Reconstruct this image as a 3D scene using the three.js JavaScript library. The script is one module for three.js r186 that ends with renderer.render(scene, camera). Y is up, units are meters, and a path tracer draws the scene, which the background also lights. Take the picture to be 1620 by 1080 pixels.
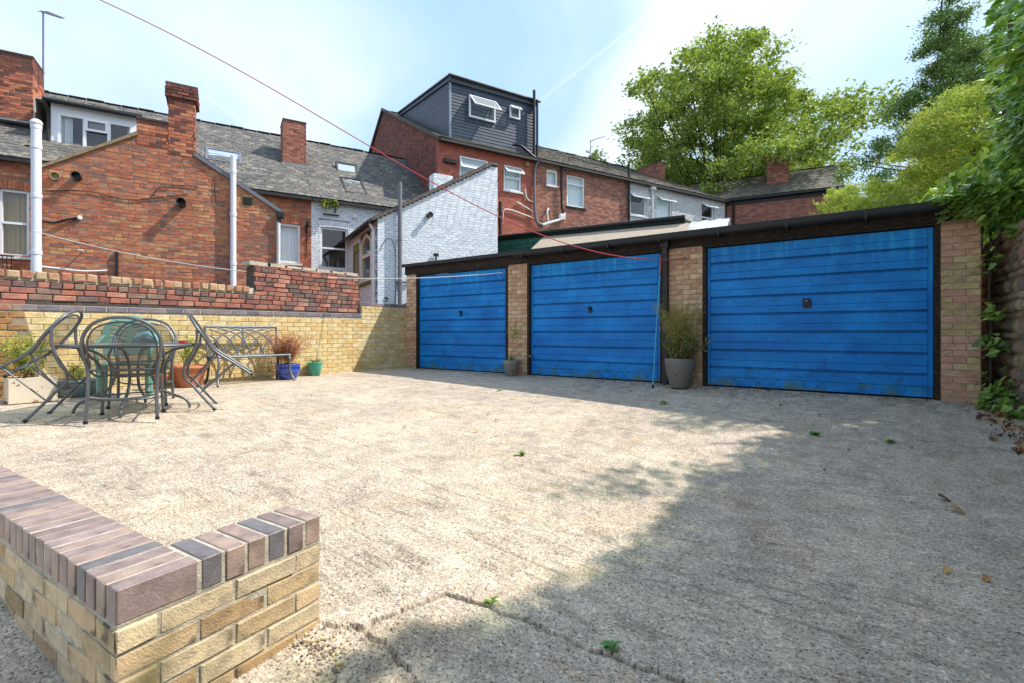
import * as THREE from 'three';
import { mergeGeometries } from 'three/addons/utils/BufferGeometryUtils.js';
import { RoundedBoxGeometry } from 'three/addons/geometries/RoundedBoxGeometry.js';

// ------------------------------------------------------------------ camera, sky, sun, exposure
const scene = new THREE.Scene();
const renderer = new THREE.WebGLRenderer({ antialias: true });
renderer.toneMapping = THREE.LinearToneMapping;
renderer.toneMappingExposure = 2.2;
renderer.shadowMap.enabled = true;

const EYE = 0.77, YAW = 0.62113;
const camera = new THREE.PerspectiveCamera(70.435, 1.5, 0.05, 900);
camera.position.set(0, EYE, 0);
camera.rotation.set(0, YAW, 0);
camera.setViewOffset(1620, 1080, 0, 14, 1620, 1080);   // shift lens: verticals stay vertical
camera.updateMatrixWorld(true);

const SUN = new THREE.Vector3(0.98, 1.71, -1).normalize();
const sun = new THREE.DirectionalLight(new THREE.Color(1.0, 0.945, 0.88), 2.9);
sun.position.copy(SUN).multiplyScalar(60);
sun.castShadow = true; sun.shadow.radius = 1.6;
sun.shadow.mapSize.set(4096, 4096);
Object.assign(sun.shadow.camera, { left: -30, right: 30, top: 30, bottom: -30, near: 1, far: 160 });
scene.add(sun); scene.add(sun.target);

// ------------------------------------------------------------------ random and noise
function rngOf(seed) { let a = seed >>> 0; return () => { a = (a + 0x6D2B79F5) | 0; let t = Math.imul(a ^ (a >>> 15), 1 | a); t = (t + Math.imul(t ^ (t >>> 7), 61 | t)) ^ t; return ((t ^ (t >>> 14)) >>> 0) / 4294967296; }; }
const hash = (x, y, s) => { let h = Math.imul(x | 0, 374761393) ^ Math.imul(y | 0, 668265263) ^ Math.imul(s | 0, 1274126177); h = Math.imul(h ^ (h >>> 13), 1274126177); return ((h ^ (h >>> 16)) >>> 0) / 4294967296; };
function vnoise(x, y, p, s) {   // periodic value noise, p cells
  const xi = Math.floor(x), yi = Math.floor(y), fx = x - xi, fy = y - yi, u = fx * fx * (3 - 2 * fx), v = fy * fy * (3 - 2 * fy);
  const m = (k) => ((k % p) + p) % p, x0 = m(xi), x1 = m(xi + 1), y0 = m(yi), y1 = m(yi + 1);
  const a = hash(x0, y0, s), b = hash(x1, y0, s), c = hash(x0, y1, s), d = hash(x1, y1, s);
  return a + (b - a) * u + (c - a) * v + (a - b - c + d) * u * v;
}
function fbm(u, v, p, oct, s) { let t = 0, a = 0.5, n = 0; for (let k = 0; k < oct; k++) { t += a * vnoise(u * p, v * p, p, s + k * 17); n += a; a *= 0.5; p *= 2; } return t / n; }
const clamp = (x, a = 0, b = 1) => Math.min(b, Math.max(a, x)), lerp = (a, b, t) => a + (b - a) * t;
const smooth = (a, b, x) => { const t = clamp((x - a) / (b - a)); return t * t * (3 - 2 * t); };
const C = (h) => new THREE.Color(h);

// ------------------------------------------------------------------ the sky: thin high cloud, blue between, two vapour trails
{
  const W = 2048, H = 1024, d = new Float32Array(W * H * 4), v = new THREE.Vector3();
  const trail = (p0, p1) => { const a = new THREE.Vector3(...p0).normalize(), b = new THREE.Vector3(...p1).normalize(), n = a.clone().cross(b).normalize(), mid = a.clone().add(b).normalize(); return { n, mid, half: a.dot(mid) }; };
  const trails = [trail([-0.66, 0.405, -0.815], [-0.31, 0.74, -1.06]), trail([-1.10, 0.49, -0.44], [-1.02, 0.42, -0.51])];
  for (let j = 0; j < H; j++) {
    const el = ((j + 0.5) / H - 0.5) * Math.PI;
    for (let i = 0; i < W; i++) {
      const az = ((i + 0.5) / W - 0.5) * 2 * Math.PI;
      v.set(Math.cos(el) * Math.cos(az), Math.sin(el), Math.cos(el) * Math.sin(az));
      const up = Math.max(v.y, 0.02);
      // cloud streaks on a high layer
      const cx = v.x / (up + 0.25), cz = v.z / (up + 0.25);
      const sx = (cx * 0.75 + cz * 0.66), sz = (-cx * 0.66 + cz * 0.75);
      const warp = fbm(sx * 0.11 + 8, sz * 0.11 + 8, 8, 3, 5) - 0.5;
      const st = fbm(sx * 0.05 + 9 + warp * 0.12, sz * 0.16 + 9 + warp * 0.3, 8, 6, 11);
      const puff = fbm(sx * 0.12 + 4, sz * 0.2 + 4, 8, 6, 31);
      let c = smooth(0.40, 0.66, st * 0.68 + puff * 0.32) * 0.72 + 0.02;
      const toSun = clamp(v.dot(SUN) * 0.5 + 0.5);
      c = clamp(c + 0.16 * toSun * toSun * toSun - 0.07);
      for (const t of trails) { const off = Math.abs(v.dot(t.n)), along = v.dot(t.mid); if (along > t.half) c = clamp(c + 0.26 * Math.exp(-((off / 0.0015) ** 2)) * (0.6 + 0.7 * puff)); }
      const h = Math.pow(1 - clamp(v.y), 2.2);
      let r = lerp(0.19, 0.36, h), g = lerp(0.33, 0.46, h), b = lerp(0.55, 0.59, h);
      r = lerp(r, 0.54, c); g = lerp(g, 0.57, c); b = lerp(b, 0.61, c);
      const glow = 0.2 * Math.pow(toSun, 10); r += glow; g += glow; b += glow * 0.95;
      if (v.y < 0) { const k = smooth(0, -0.15, v.y); r = lerp(r, 0.22, k); g = lerp(g, 0.21, k); b = lerp(b, 0.19, k); }
      const o = (j * W + i) * 4; d[o] = r; d[o + 1] = g; d[o + 2] = b; d[o + 3] = 1;
    }
  }
  const t = new THREE.DataTexture(d, W, H, THREE.RGBAFormat, THREE.FloatType);
  t.mapping = THREE.EquirectangularReflectionMapping; t.magFilter = t.minFilter = THREE.LinearFilter; t.wrapS = THREE.RepeatWrapping; t.needsUpdate = true;
  scene.background = t; scene.environment = t;
}

// ------------------------------------------------------------------ textures (grain only)
function tex(n, fn, srgb, m = n) {
  const d = new Uint8Array(n * m * 4);
  for (let j = 0; j < m; j++) for (let i = 0; i < n; i++) { const c = fn(i / n, j / m, i, j), o = (j * n + i) * 4; for (let k = 0; k < 3; k++) d[o + k] = clamp(Array.isArray(c) ? c[k] : c) * 255; d[o + 3] = 255; }
  const t = new THREE.DataTexture(d, n, m); t.wrapS = t.wrapT = THREE.RepeatWrapping; t.magFilter = THREE.LinearFilter; t.minFilter = THREE.LinearMipmapLinearFilter; t.generateMipmaps = true;
  if (srgb) t.colorSpace = THREE.SRGBColorSpace; t.needsUpdate = true; return t;
}
// brick grain: 1 tile = 1 m
const grainFn = (u, v) => { const a = fbm(u, v, 24, 4, 3), b = vnoise(u * 256, v * 256, 256, 9), c = fbm(u, v, 6, 3, 41); return { a, b, c }; };
const brickMap = tex(512, (u, v) => { const { a, b, c } = grainFn(u, v); let k = 0.78 + 0.24 * (a - 0.3) + 0.14 * (b - 0.5) + 0.18 * (c - 0.5); if (b > 0.93) k += 0.10; if (b < 0.05) k -= 0.16; return k; }, true);
const brickBump = tex(512, (u, v) => { const { a, b } = grainFn(u, v); return 0.5 * a + 0.4 * b; });
const streakMap = tex(512, (u, v) => { const { a, b, c } = grainFn(u, v); let k = 0.74 + 0.24 * a + 0.12 * (b - 0.5); const w = smooth(0.50, 0.68, fbm(u, v, 14, 4, 141)) * 0.7, d = smooth(0.60, 0.78, fbm(u, v, 9, 4, 147)) * 0.35; k *= 1 - d; return [lerp(k, 0.98, w), lerp(k, 0.97, w), lerp(k, 0.93, w)]; }, true);
const mortarMap = tex(256, (u, v) => 0.72 + 0.32 * (fbm(u, v, 32, 4, 77) - 0.3), true);
const paintMap = tex(512, (u, v) => { const a = fbm(u, v, 8, 5, 51), b = vnoise(u * 200, v * 200, 200, 5), d = fbm(u, v, 30, 3, 8); let k = 0.95 + 0.10 * (a - 0.5) + 0.04 * (b - 0.5); return d > 0.74 ? [k * 0.72, k * 0.62, k * 0.55] : [k, k, k]; }, true);
const slateMap = tex(512, (u, v) => { const a = fbm(u, v, 10, 5, 21), b = fbm(u * 1, v, 40, 3, 13), l = fbm(u, v, 28, 3, 66); const k = 0.62 + 0.42 * (a - 0.3) + 0.2 * (b - 0.5); return l > 0.66 ? [k * 1.25, k * 1.22, k * 0.98] : [k, k, k]; }, true);
const woodMap = tex(512, (u, v) => { const a = fbm(u, v * 0.25, 6, 3, 4), g = vnoise(u * 3, v * 90 + a * 6, 90, 6), w = fbm(u, v, 20, 4, 19); const k = 0.55 + 0.35 * g; return w > 0.66 ? [k * 1.7, k * 1.45, k * 1.2] : [k, k * 0.97, k * 0.95]; }, true);
const metalMap = tex(256, (u, v) => 0.82 + 0.3 * (fbm(u, v, 12, 4, 88) - 0.5), true);
const barkMap = tex(256, (u, v) => 0.45 + 0.6 * (fbm(u, v * 0.4, 20, 4, 61) - 0.2), true);
// blue door paint: streaks of bleached paint from the top, scuffs and grime, chips
const doorMap = tex(1024, (u, v) => {
  const col = fbm(u, v * 0.08, 56, 4, 101), blot = fbm(u, v, 7, 5, 103), fine = fbm(u, v, 60, 2, 107), low = fbm(u, v, 34, 4, 109);
  let r = 0.01, g = 0.50, b = 0.82;
  const bleach = smooth(0.72, 0.99, v + (col - 0.5) * 0.35) * smooth(0.42, 0.72, col) * 0.4 + 0.20 * (blot - 0.5) * 2;
  r += 0.26 * bleach; g += 0.24 * bleach; b += 0.08 * bleach;
  const k = 0.94 + 0.12 * (fine - 0.5) + 0.2 * (blot - 0.5); r *= k; g *= k; b *= k;
  const grime = smooth(0.68, 0.86, low + 0.24 * smooth(0.22, 0.0, v)); r = lerp(r, 0.12, grime * 0.3); g = lerp(g, 0.26, grime * 0.3); b = lerp(b, 0.34, grime * 0.3);
  const scuff = smooth(0.10, 0.0, v) * smooth(0.52, 0.66, fbm(u, v, 22, 4, 121)); r = lerp(r, 0.42, scuff * 0.7); g = lerp(g, 0.44, scuff * 0.7); b = lerp(b, 0.38, scuff * 0.7);
  const chip = vnoise(u * 260, v * 210, 1024, 113), where = fbm(u, v, 5, 3, 117); if (chip > 0.965 && where > 0.52) { r = 0.55; g = 0.62; b = 0.66; } if (chip < 0.02 && where < 0.5) { r = 0.12; g = 0.14; b = 0.16; }
  return [r, g, b];
}, true);
// concrete: 4 m tile, exposed aggregate with tamped ridges running along x
const CT = 2048;
const ridge = (u, v) => { const w = fbm(u, v, 10, 4, 201), du = Math.min(u, 1 - u), dv = v - 0.33, brushed = Math.exp(-(du * du / 0.12 + dv * dv / 0.06)) * smooth(0.30, 0.55, fbm(u, v, 9, 4, 209)), area = Math.max(0.8 * smooth(0.46, 0.76, fbm(u, v, 4, 4, 207)), brushed); const p = vnoise(u * 16, v * 160 + w * 2.2, 160, 211) * 0.7 + vnoise(u * 32, v * 320 + w * 3, 320, 213) * 0.3; return { area, r: p }; };
const aggregate = (i, j) => { const a = hash(i >> 2, j >> 2, 221), b = vnoise(i / 3.1, j / 2.4, 4096, 223), c = vnoise(i / 7, j / 5.2, 4096, 227); return { a, b, c }; };
const concreteMap = tex(CT, (u, v, i, j) => {
  const { area, r } = ridge(u, v), { b, c } = aggregate(i, j), big = fbm(u, v, 6, 5, 231), mid = fbm(u, v, 40, 3, 233);
  let k = 0.80 + 0.10 * (big - 0.5) + 0.14 * (mid - 0.5) + 0.26 * (b - 0.5) + 0.13 * (c - 0.5) - 0.15 * (0.1 + 0.9 * area) * smooth(0.44, 0.16, r);
  if (b < 0.2) k -= 0.22; if (c > 0.86) k += 0.10; if (b > 0.9 && c < 0.4) k -= 0.28;
  const warm = 0.5 + 0.5 * (c - 0.5) + 0.6 * (big - 0.5), tan = c < 0.16 ? 0.06 : 0;
  return [k * (0.975 + 0.02 * warm + tan), k * (0.925 + 0.02 * warm), k * (0.845 + 0.02 * (1 - warm) - tan)];
}, true);
const concreteBump = tex(CT, (u, v, i, j) => { const { area, r } = ridge(u, v), { b, c } = aggregate(i, j), big = fbm(u, v, 24, 4, 237); return 0.26 * b + 0.18 * c + 0.30 * r * (0.2 + 0.8 * area) + 0.10 * big; });

// ------------------------------------------------------------------ materials
function M(color, o = {}) { return new THREE.MeshStandardMaterial({ color: color.isColor ? color : C(color), roughness: 0.85, ...o }); }
const brickMat = (c, o = {}) => M(c, { map: brickMap, bumpMap: brickBump, bumpScale: 0.004, roughness: 0.92, ...o });
const mat = {
  mortarPale: M('#e3d8c0', { map: mortarMap, bumpMap: brickBump, bumpScale: 0.004 }), mortarDark: M('#5a5048', { map: mortarMap, bumpMap: brickBump, bumpScale: 0.004 }),
  mortarMid: M('#b3a08a', { map: mortarMap, bumpMap: brickBump, bumpScale: 0.004 }), mortarBlue: M('#a9bcc8', { map: mortarMap, bumpMap: brickBump, bumpScale: 0.004 }),
  mortarYellow: M('#e0d2ac', { map: mortarMap, bumpMap: brickBump, bumpScale: 0.004 }), mortarPink: M('#d9b79c', { map: mortarMap, bumpMap: brickBump, bumpScale: 0.004 }),
  upvc: M('#e9ecee', { roughness: 0.35 }), white: M('#e6e6e2', { roughness: 0.5, map: paintMap }), black: M('#141414', { roughness: 0.5 }), gutter: M('#2b2a29', { roughness: 0.55, map: metalMap }),
  glass: new THREE.MeshPhysicalMaterial({ color: 0xffffff, transmission: 1, thickness: 0, roughness: 0.02, ior: 1.52 }),
  frosted: new THREE.MeshPhysicalMaterial({ color: C('#dfe8ea'), transmission: 0.7, thickness: 0, roughness: 0.15 }),
  room: M('#b9b2a6'), curtain: M('#cfd6d6', { roughness: 0.95 }), curtainTan: M('#a08a52'), blind: M('#d5e4e6', { roughness: 0.9 }),
  timber: M('#3a3027', { map: woodMap, bumpMap: woodMap, bumpScale: 0.003, roughness: 0.9 }), lead: M('#9aa3a8', { roughness: 0.6, map: metalMap }), stoneVerge: M('#b79d76', { map: mortarMap }),
  slateDeck: M('#3c3b3a'), ridgeTile: M('#77705f', { map: slateMap, bumpMap: brickBump, bumpScale: 0.01 }), greyPipe: M('#6c6d74', { roughness: 0.5 }), whitePipe: M('#dcdde2', { roughness: 0.35 }),
  blue: new THREE.MeshPhysicalMaterial({ map: doorMap, roughness: 0.5, specularIntensity: 0.6 }), steel: M('#8f9698', { roughness: 0.35, metalness: 0.9, map: metalMap }),
  chairMetal: M('#7d8185', { roughness: 0.42, metalness: 0.55, map: metalMap }), cast: M('#868d8f', { roughness: 0.5, metalness: 0.35, map: metalMap }), castDark: M('#4a4e50', { roughness: 0.5, metalness: 0.4, map: metalMap }),
  soil: M('#3a2b1f', { bumpMap: brickBump, bumpScale: 0.02 }), bark: M('#5b4c3d', { map: barkMap, bumpMap: barkMap, bumpScale: 0.02 }), twig: M('#7a6448'),
};

// ------------------------------------------------------------------ builders
const used = new Map();
function numbered(n) { const k = used.get(n) ?? 0; used.set(n, k + 1); return k ? n + '_' + String(k).padStart(3, '0') : n; }
function thing(name, label, category, pos = [0, 0, 0], rotY = 0, group) {
  const o = new THREE.Group(); o.name = numbered(name); o.position.set(...pos); o.rotation.y = rotY; o.userData = { label, category }; if (group) o.userData.group = group; scene.add(o); o.updateMatrixWorld(true); return o;
}
function part(name, geo, m, parent, x = 0, y = 0, z = 0) { const g = Array.isArray(geo) ? merge(geo) : geo; const o = new THREE.Mesh(g, m); o.name = name; o.position.set(x, y, z); o.castShadow = o.receiveShadow = true; parent.add(o); return o; }
function sub(name, parent, x = 0, y = 0, z = 0, ry = 0) { const o = new THREE.Group(); o.name = name; o.position.set(x, y, z); o.rotation.y = ry; parent.add(o); o.updateMatrixWorld(true); return o; }
function merge(gs) { return mergeGeometries(gs.map((g) => { const n = g.index ? g.toNonIndexed() : g; for (const k of Object.keys(n.attributes)) if (!['position', 'normal', 'uv', 'color'].includes(k)) n.deleteAttribute(k); return n; })); }
function metric(g) {   // uv in metres from position and normal
  const n = g.index ? g.toNonIndexed() : g; const p = n.attributes.position, q = n.attributes.normal, uv = new Float32Array(p.count * 2);
  for (let i = 0; i < p.count; i++) { const ax = Math.abs(q.getX(i)), ay = Math.abs(q.getY(i)), az = Math.abs(q.getZ(i)); const x = p.getX(i), y = p.getY(i), z = p.getZ(i); const [a, b] = az >= ax && az >= ay ? [x, y] : ax >= ay ? [z, y] : [x, z]; uv[2 * i] = a; uv[2 * i + 1] = b; }
  n.setAttribute('uv', new THREE.BufferAttribute(uv, 2)); return n;
}
function box(w, h, d, x = 0, y = 0, z = 0, r) { const g = new THREE.BoxGeometry(w, h, d); if (r) g.rotateZ(r); g.translate(x, y, z); return metric(g); }
function rbox(w, h, d, rad, x = 0, y = 0, z = 0) { const g = new RoundedBoxGeometry(w, h, d, 2, rad); g.translate(x, y, z); return metric(g); }
function span(x0, x1, y0, y1, z0, z1) { return box(x1 - x0, y1 - y0, z1 - z0, (x0 + x1) / 2, (y0 + y1) / 2, (z0 + z1) / 2); }
const V = (a) => new THREE.Vector3(...a);
function tube(pts, r, seg, radial = 8, closed = false) { const c = new THREE.CatmullRomCurve3(pts.map(V), closed, 'centripetal'); return new THREE.TubeGeometry(c, seg ?? pts.length * 5, r, radial, closed); }
function rod(a, b, r, radial = 8) { const A = V(a), B = V(b), d = B.clone().sub(A), g = new THREE.CylinderGeometry(r, r, d.length(), radial); g.applyQuaternion(new THREE.Quaternion().setFromUnitVectors(new THREE.Vector3(0, 1, 0), d.clone().normalize())); const c = A.add(B).multiplyScalar(0.5); g.translate(c.x, c.y, c.z); return g; }
function lathe(pts, seg = 28) { return new THREE.LatheGeometry(pts.map(([r, y]) => new THREE.Vector2(r, y)), seg); }
function wallShape(poly, holes, thick, zFront) {
  const s = new THREE.Shape(poly.map(([x, y]) => new THREE.Vector2(x, y)));
  for (const [x0, x1, y0, y1] of holes) s.holes.push(new THREE.Path([[x0, y0], [x0, y1], [x1, y1], [x1, y0]].map(([x, y]) => new THREE.Vector2(x, y))));
  const g = new THREE.ExtrudeGeometry(s, { depth: thick, bevelEnabled: false }); g.translate(0, 0, zFront - thick); return metric(g);
}
// a piece with chamfered, slightly uneven outer face at z = 0; 18 triangles, no back
function pieceGeo(L, H, D, ch, seed, jit = 0.0015) {
  const r = rngOf(seed), q = () => (r() - 0.5) * 2 * jit, a = L / 2, b = H / 2, ou = r() * 7, ov = r() * 7;
  const S = [[-1, -1], [1, -1], [1, 1], [-1, 1]], back = S.map(([x, y]) => [x * a, y * b, -D]), mid = S.map(([x, y]) => [x * a + q(), y * b + q(), -ch + q()]), front = S.map(([x, y]) => [x * (a - ch) + q(), y * (b - ch) + q(), q()]);
  const P = [], U = [], tri = (A, B, Cc) => { const n = V(B).sub(V(A)).cross(V(Cc).sub(V(A))); const f = Math.abs(n.z) > 0.4 * n.length() ? (p) => [p[0] + ou, p[1] + ov] : Math.abs(n.y) > Math.abs(n.x) ? (p) => [p[0] + ou, p[2] + ov] : (p) => [p[2] + ou, p[1] + ov]; for (const p of [A, B, Cc]) { P.push(...p); U.push(...f(p)); } };
  tri(front[0], front[1], front[2]); tri(front[0], front[2], front[3]);
  for (let k = 0; k < 4; k++) { const n = (k + 1) % 4; tri(mid[k], mid[n], front[n]); tri(mid[k], front[n], front[k]); tri(back[k], back[n], mid[n]); tri(back[k], mid[n], mid[k]); }
  const g = new THREE.BufferGeometry(); g.setAttribute('position', new THREE.Float32BufferAttribute(P, 3)); g.setAttribute('uv', new THREE.Float32BufferAttribute(U, 2)); g.computeVertexNormals(); return g;
}
const projV = new THREE.Vector3();
function seenSize(x, y, z, w) { projV.set(x, y, z).project(camera); const d = projV.z; camera.getWorldDirection(tmpD); const depth = tmpD.x * x + tmpD.y * (y - EYE) + tmpD.z * z; if (depth < 0.2 || Math.abs(projV.x) > 1.03 || Math.abs(projV.y) > 1.03) return 0; return w * 765 / depth; }
const tmpD = new THREE.Vector3();
// items { g, k, m: Matrix4, w }: the largest in view become meshes of their own, the rest one joined part
function addPieces(parent, items, o) {
  parent.updateWorldMatrix(true, false); const p = new THREE.Vector3();
  for (const it of items) { p.setFromMatrixPosition(it.m).applyMatrix4(parent.matrixWorld); it.s = seenSize(p.x, p.y, p.z, it.w) * (it.prefer ?? 1); }
  const own = new Set(items.filter((i) => i.s >= (o.minPx ?? 9)).sort((a, b) => b.s - a.s).slice(0, o.cap ?? 300)), rest = [], r = rngOf(items.length + 7);
  for (const it of items) {
    if (own.has(it)) { const me = new THREE.Mesh(it.g, o.mats[it.k]); me.name = o.name; it.m.decompose(me.position, me.quaternion, me.scale); me.castShadow = me.receiveShadow = true; parent.add(me); }
    else { const g = it.g.clone().applyMatrix4(it.m), n = g.attributes.position.count, c = o.mats[it.k].color, j = 0.9 + 0.2 * r(), col = new Float32Array(n * 3); for (let i = 0; i < n; i++) { col[3 * i] = c.r * j; col[3 * i + 1] = c.g * j; col[3 * i + 2] = c.b * j; } g.setAttribute('color', new THREE.BufferAttribute(col, 3)); rest.push(g); }
  }
  if (rest.length) { const m = o.mats[0].clone(); m.color.set(0xffffff); m.vertexColors = true; const me = part(o.restName ?? o.name + '_courses', mergeGeometries(rest), m, parent); me.userData.kind = 'stuff'; }
}
const geoCache = new Map();
function brickVariants(L, H, D, ch, jit) { const key = [L, H, D, ch, jit].join(); if (!geoCache.has(key)) geoCache.set(key, [0, 1, 2, 3, 4].map((s) => pieceGeo(L, H, D, ch, 91 + s * 13 + Math.round(L * 1e4), jit))); return geoCache.get(key); }
// lay courses in the parent's x-y plane, faces at z
function layBricks(parent, o) {
  const r = rngOf(o.seed ?? 1), ch = o.course ?? 0.075, jn = o.joint ?? 0.01, L = o.length ?? 0.215, Hd = (L - jn) / 2, D = o.depth ?? 0.028, items = [], jit = o.jit ?? 0.0015, cham = o.cham ?? 0.004;
  let row = 0;
  for (let y = o.y0; y + ch * 0.6 < o.y1; y += ch, row++) {
    const h = Math.min(ch - jn, o.y1 - y - 0.002), yc = y + h / 2; if (h < 0.025) continue;
    const header = o.headerEvery && row % o.headerEvery === o.headerEvery - 1;
    for (const [a0, a1] of o.spans(yc)) {
      const unit = header ? Hd : L; let x = a0 - (row % 2 ? (unit + jn) / 2 : 0) - (header ? unit * 0.25 : 0) + (o.wander ? (r() - 0.5) * o.wander : 0); x = Math.max(x, a0 - unit * 0.8); if (x < a0 && x + unit - a0 < 0.03) x = a0;
      while (x < a1 - 0.02) {
        const un = o.mixed && r() < o.mixed ? (header ? L : Hd) : unit, s = Math.max(x, a0), e = Math.min(x + un, a1), w = e - s; x += un + jn;
        if (w < 0.025) continue; if (o.skip && o.skip(s + w / 2, yc, r)) continue;
        const base = w > 0.16 ? L : Hd, vs = brickVariants(base, ch - jn, D, cham, jit), k = o.pick ? o.pick(s + w / 2, yc, r) : Math.floor(r() * o.mats.length);
        const m = new THREE.Matrix4().compose(new THREE.Vector3(s + w / 2, yc, (o.z ?? 0) + (r() - 0.5) * (o.proud ?? 0.004)), new THREE.Quaternion().setFromEuler(new THREE.Euler((r() - 0.5) * 0.02, (r() - 0.5) * 0.02, (r() - 0.5) * (o.tilt ?? 0.012))), new THREE.Vector3(w / base, h / (ch - jn), 1));
        items.push({ g: vs[Math.floor(r() * vs.length)], k, m, w });
      }
    }
  }
  addPieces(parent, items, { name: 'brick', mats: o.mats, cap: o.cap, minPx: o.minPx, restName: 'brick_courses' });
}
const sub_ = (spans, holes, y) => { let out = spans; for (const [x0, x1, y0, y1] of holes) if (y > y0 && y < y1) out = out.flatMap(([a, b]) => x1 <= a || x0 >= b ? [[a, b]] : [[a, x0], [x1, b]].filter(([p, q]) => q - p > 0.02)); return out; };
const mats = (cs, o) => cs.map((c) => brickMat(c, o));
const P = {
  red: mats(['#e08a62', '#d87f5a', '#d17858', '#e4966a', '#c9785e', '#bb735e', '#de8e62', '#ad7866', '#da845e', '#e6aa74']),
  redDark: mats(['#a4604c', '#965646', '#aa6856', '#885044', '#9c5e4e', '#784e44']),
  redPaint: mats(['#cb7058', '#c46a54', '#cf7860', '#be664f'], { roughness: 0.7 }),
  house: mats(['#bf7860', '#b26c56', '#c98168', '#a56654', '#c07e68', '#966052', '#d29076']),
  blue: mats(['#f0f7fb', '#ecf5fa', '#f3f9fc', '#e9f2f8'], { roughness: 0.6, map: paintMap }),
  greyWhite: mats(['#dcdfdf', '#d7dada', '#e1e4e2', '#d2d6d6'], { roughness: 0.7, map: paintMap }),
  yellow: mats(['#fadf9f', '#f8da97', '#fbe3aa', '#f5d28c', '#fce7b2', '#f4d190', '#f9dda0']),
  old: mats(['#bd7a66', '#aa6a5c', '#c78670', '#98665c', '#8c6c64', '#b07466', '#cb917a', '#806a64', '#c07c62', '#a08272']),
  engineering: mats(['#8d8490', '#827a86', '#978a90', '#777480', '#9a898a'], { roughness: 0.6 }),
  coping: mats(['#d8a884', '#cf9270', '#dcb48c', '#c4846a', '#d3a27c', '#e2c29a']),
  garage: mats(['#ebc598', '#e6ba8e', '#eecba2', '#e0b088', '#e8ba94', '#daa684', '#f0d2aa']),
  garageOld: mats(['#e0c690', '#d6bc88', '#e6cc9a', '#e6ba9a', '#deae92', '#ccb48a']),
  fore: mats(['#dcc7a2', '#d2b88e', '#e0cca8', '#c8aa7e', '#d8bc96', '#ba9c74'], { map: streakMap }),
  foreCap: mats(['#a48e88', '#ae968a', '#98867f', '#b79f90', '#827d7e', '#a8938c', '#b09a94'], { roughness: 0.45, bumpScale: 0.002, map: streakMap }),
  pier: mats(['#cf9f5e', '#c09056', '#ad8250', '#d6aa68', '#b88856']),
  slate: [ '#86827e', '#7c7976', '#908a82', '#716f6c', '#99928a', '#827f7b'].map((c) => M(c, { map: slateMap, bumpMap: brickBump, bumpScale: 0.004, roughness: 0.75 })),
  slateMoss: ['#7d776b', '#887f70', '#736d64', '#938a78', '#80786c'].map((c) => M(c, { map: slateMap, bumpMap: brickBump, bumpScale: 0.006, roughness: 0.85 })),
};
// slates on a pitched plane: x across, from the eave (y0, z0) up to the ridge (y1, z1 < z0)
function laySlates(parent, o) {
  const r = rngOf(o.seed ?? 3), rise = o.y1 - o.y0, run = o.z0 - o.z1, len = Math.hypot(rise, run), ang = Math.atan2(rise, run), ex = o.exposed ?? 0.19, w = o.width ?? 0.25, items = [];
  const key = 'slate' + w + ex; if (!geoCache.has(key)) geoCache.set(key, [0, 1, 2, 3].map((s) => { const g = pieceGeo(w - 0.006, ex + 0.06, 0.009, 0.002, 400 + s, 0.003); return g; })); const vs = geoCache.get(key);
  const q0 = new THREE.Quaternion().setFromAxisAngle(new THREE.Vector3(1, 0, 0), -(Math.PI / 2 - ang)); let row = 0;
  for (let s = 0; s < len - ex * 0.3; s += ex, row++) {
    const c = s + ex / 2; const y = o.y0 + Math.sin(ang) * c, z = o.z0 - Math.cos(ang) * c;
    for (let x = o.x0 - (row % 2 ? w / 2 : 0); x < o.x1 - 0.02; x += w) {
      const a = Math.max(x, o.x0), b = Math.min(x + w, o.x1), m = (a + b) / 2; if (b - a < 0.04) continue; if (o.skip && o.skip(m, y, z)) continue;
      const lift = 0.014 + r() * 0.006; const q = q0.clone().multiply(new THREE.Quaternion().setFromEuler(new THREE.Euler(-0.035 + (r() - 0.5) * 0.03, (r() - 0.5) * 0.03, (r() - 0.5) * 0.03)));
      items.push({ g: vs[Math.floor(r() * 4)], k: Math.floor(r() * o.mats.length), w: b - a, m: new THREE.Matrix4().compose(new THREE.Vector3(m, y + lift * Math.cos(ang), z + lift * Math.sin(ang)), q, new THREE.Vector3((b - a) / w, 1, 1)) });
    }
  }
  addPieces(parent, items, { name: 'slate', mats: o.mats, cap: o.cap ?? 0, minPx: 9, restName: 'slate_courses' });
}
function roomBox(x0, x1, y0, y1, z, d = 2.2) { const a = x0 - 0.5, b = x1 + 0.5, l = y0 - 0.7, h = y1 + 0.35; return [span(a, b, l, h, z - d - 0.03, z - d), span(a - 0.03, a, l, h, z - d, z), span(b, b + 0.03, l, h, z - d, z), span(a, b, l - 0.03, l, z - d, z), span(a, b, h, h + 0.03, z - d, z)]; }
function folds(x0, x1, y0, y1, z0, z1) { const n = Math.max(24, Math.round((x1 - x0) / 0.02)), pos = [], idx = []; for (let j = 0; j < 2; j++) for (let i = 0; i <= n; i++) { const x = lerp(x0, x1, i / n); pos.push(x, j ? y1 : y0, lerp(z0, z1, 0.5 + 0.35 * Math.sin(x * 70) + 0.15 * Math.sin(x * 23 + 1))); } for (let i = 0; i < n; i++) idx.push(i, i + 1, i + n + 1, i + 1, i + n + 2, i + n + 1); const g = new THREE.BufferGeometry(); g.setAttribute('position', new THREE.Float32BufferAttribute(pos, 3)); g.setIndex(idx); g.computeVertexNormals(); return metric(g); }
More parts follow.
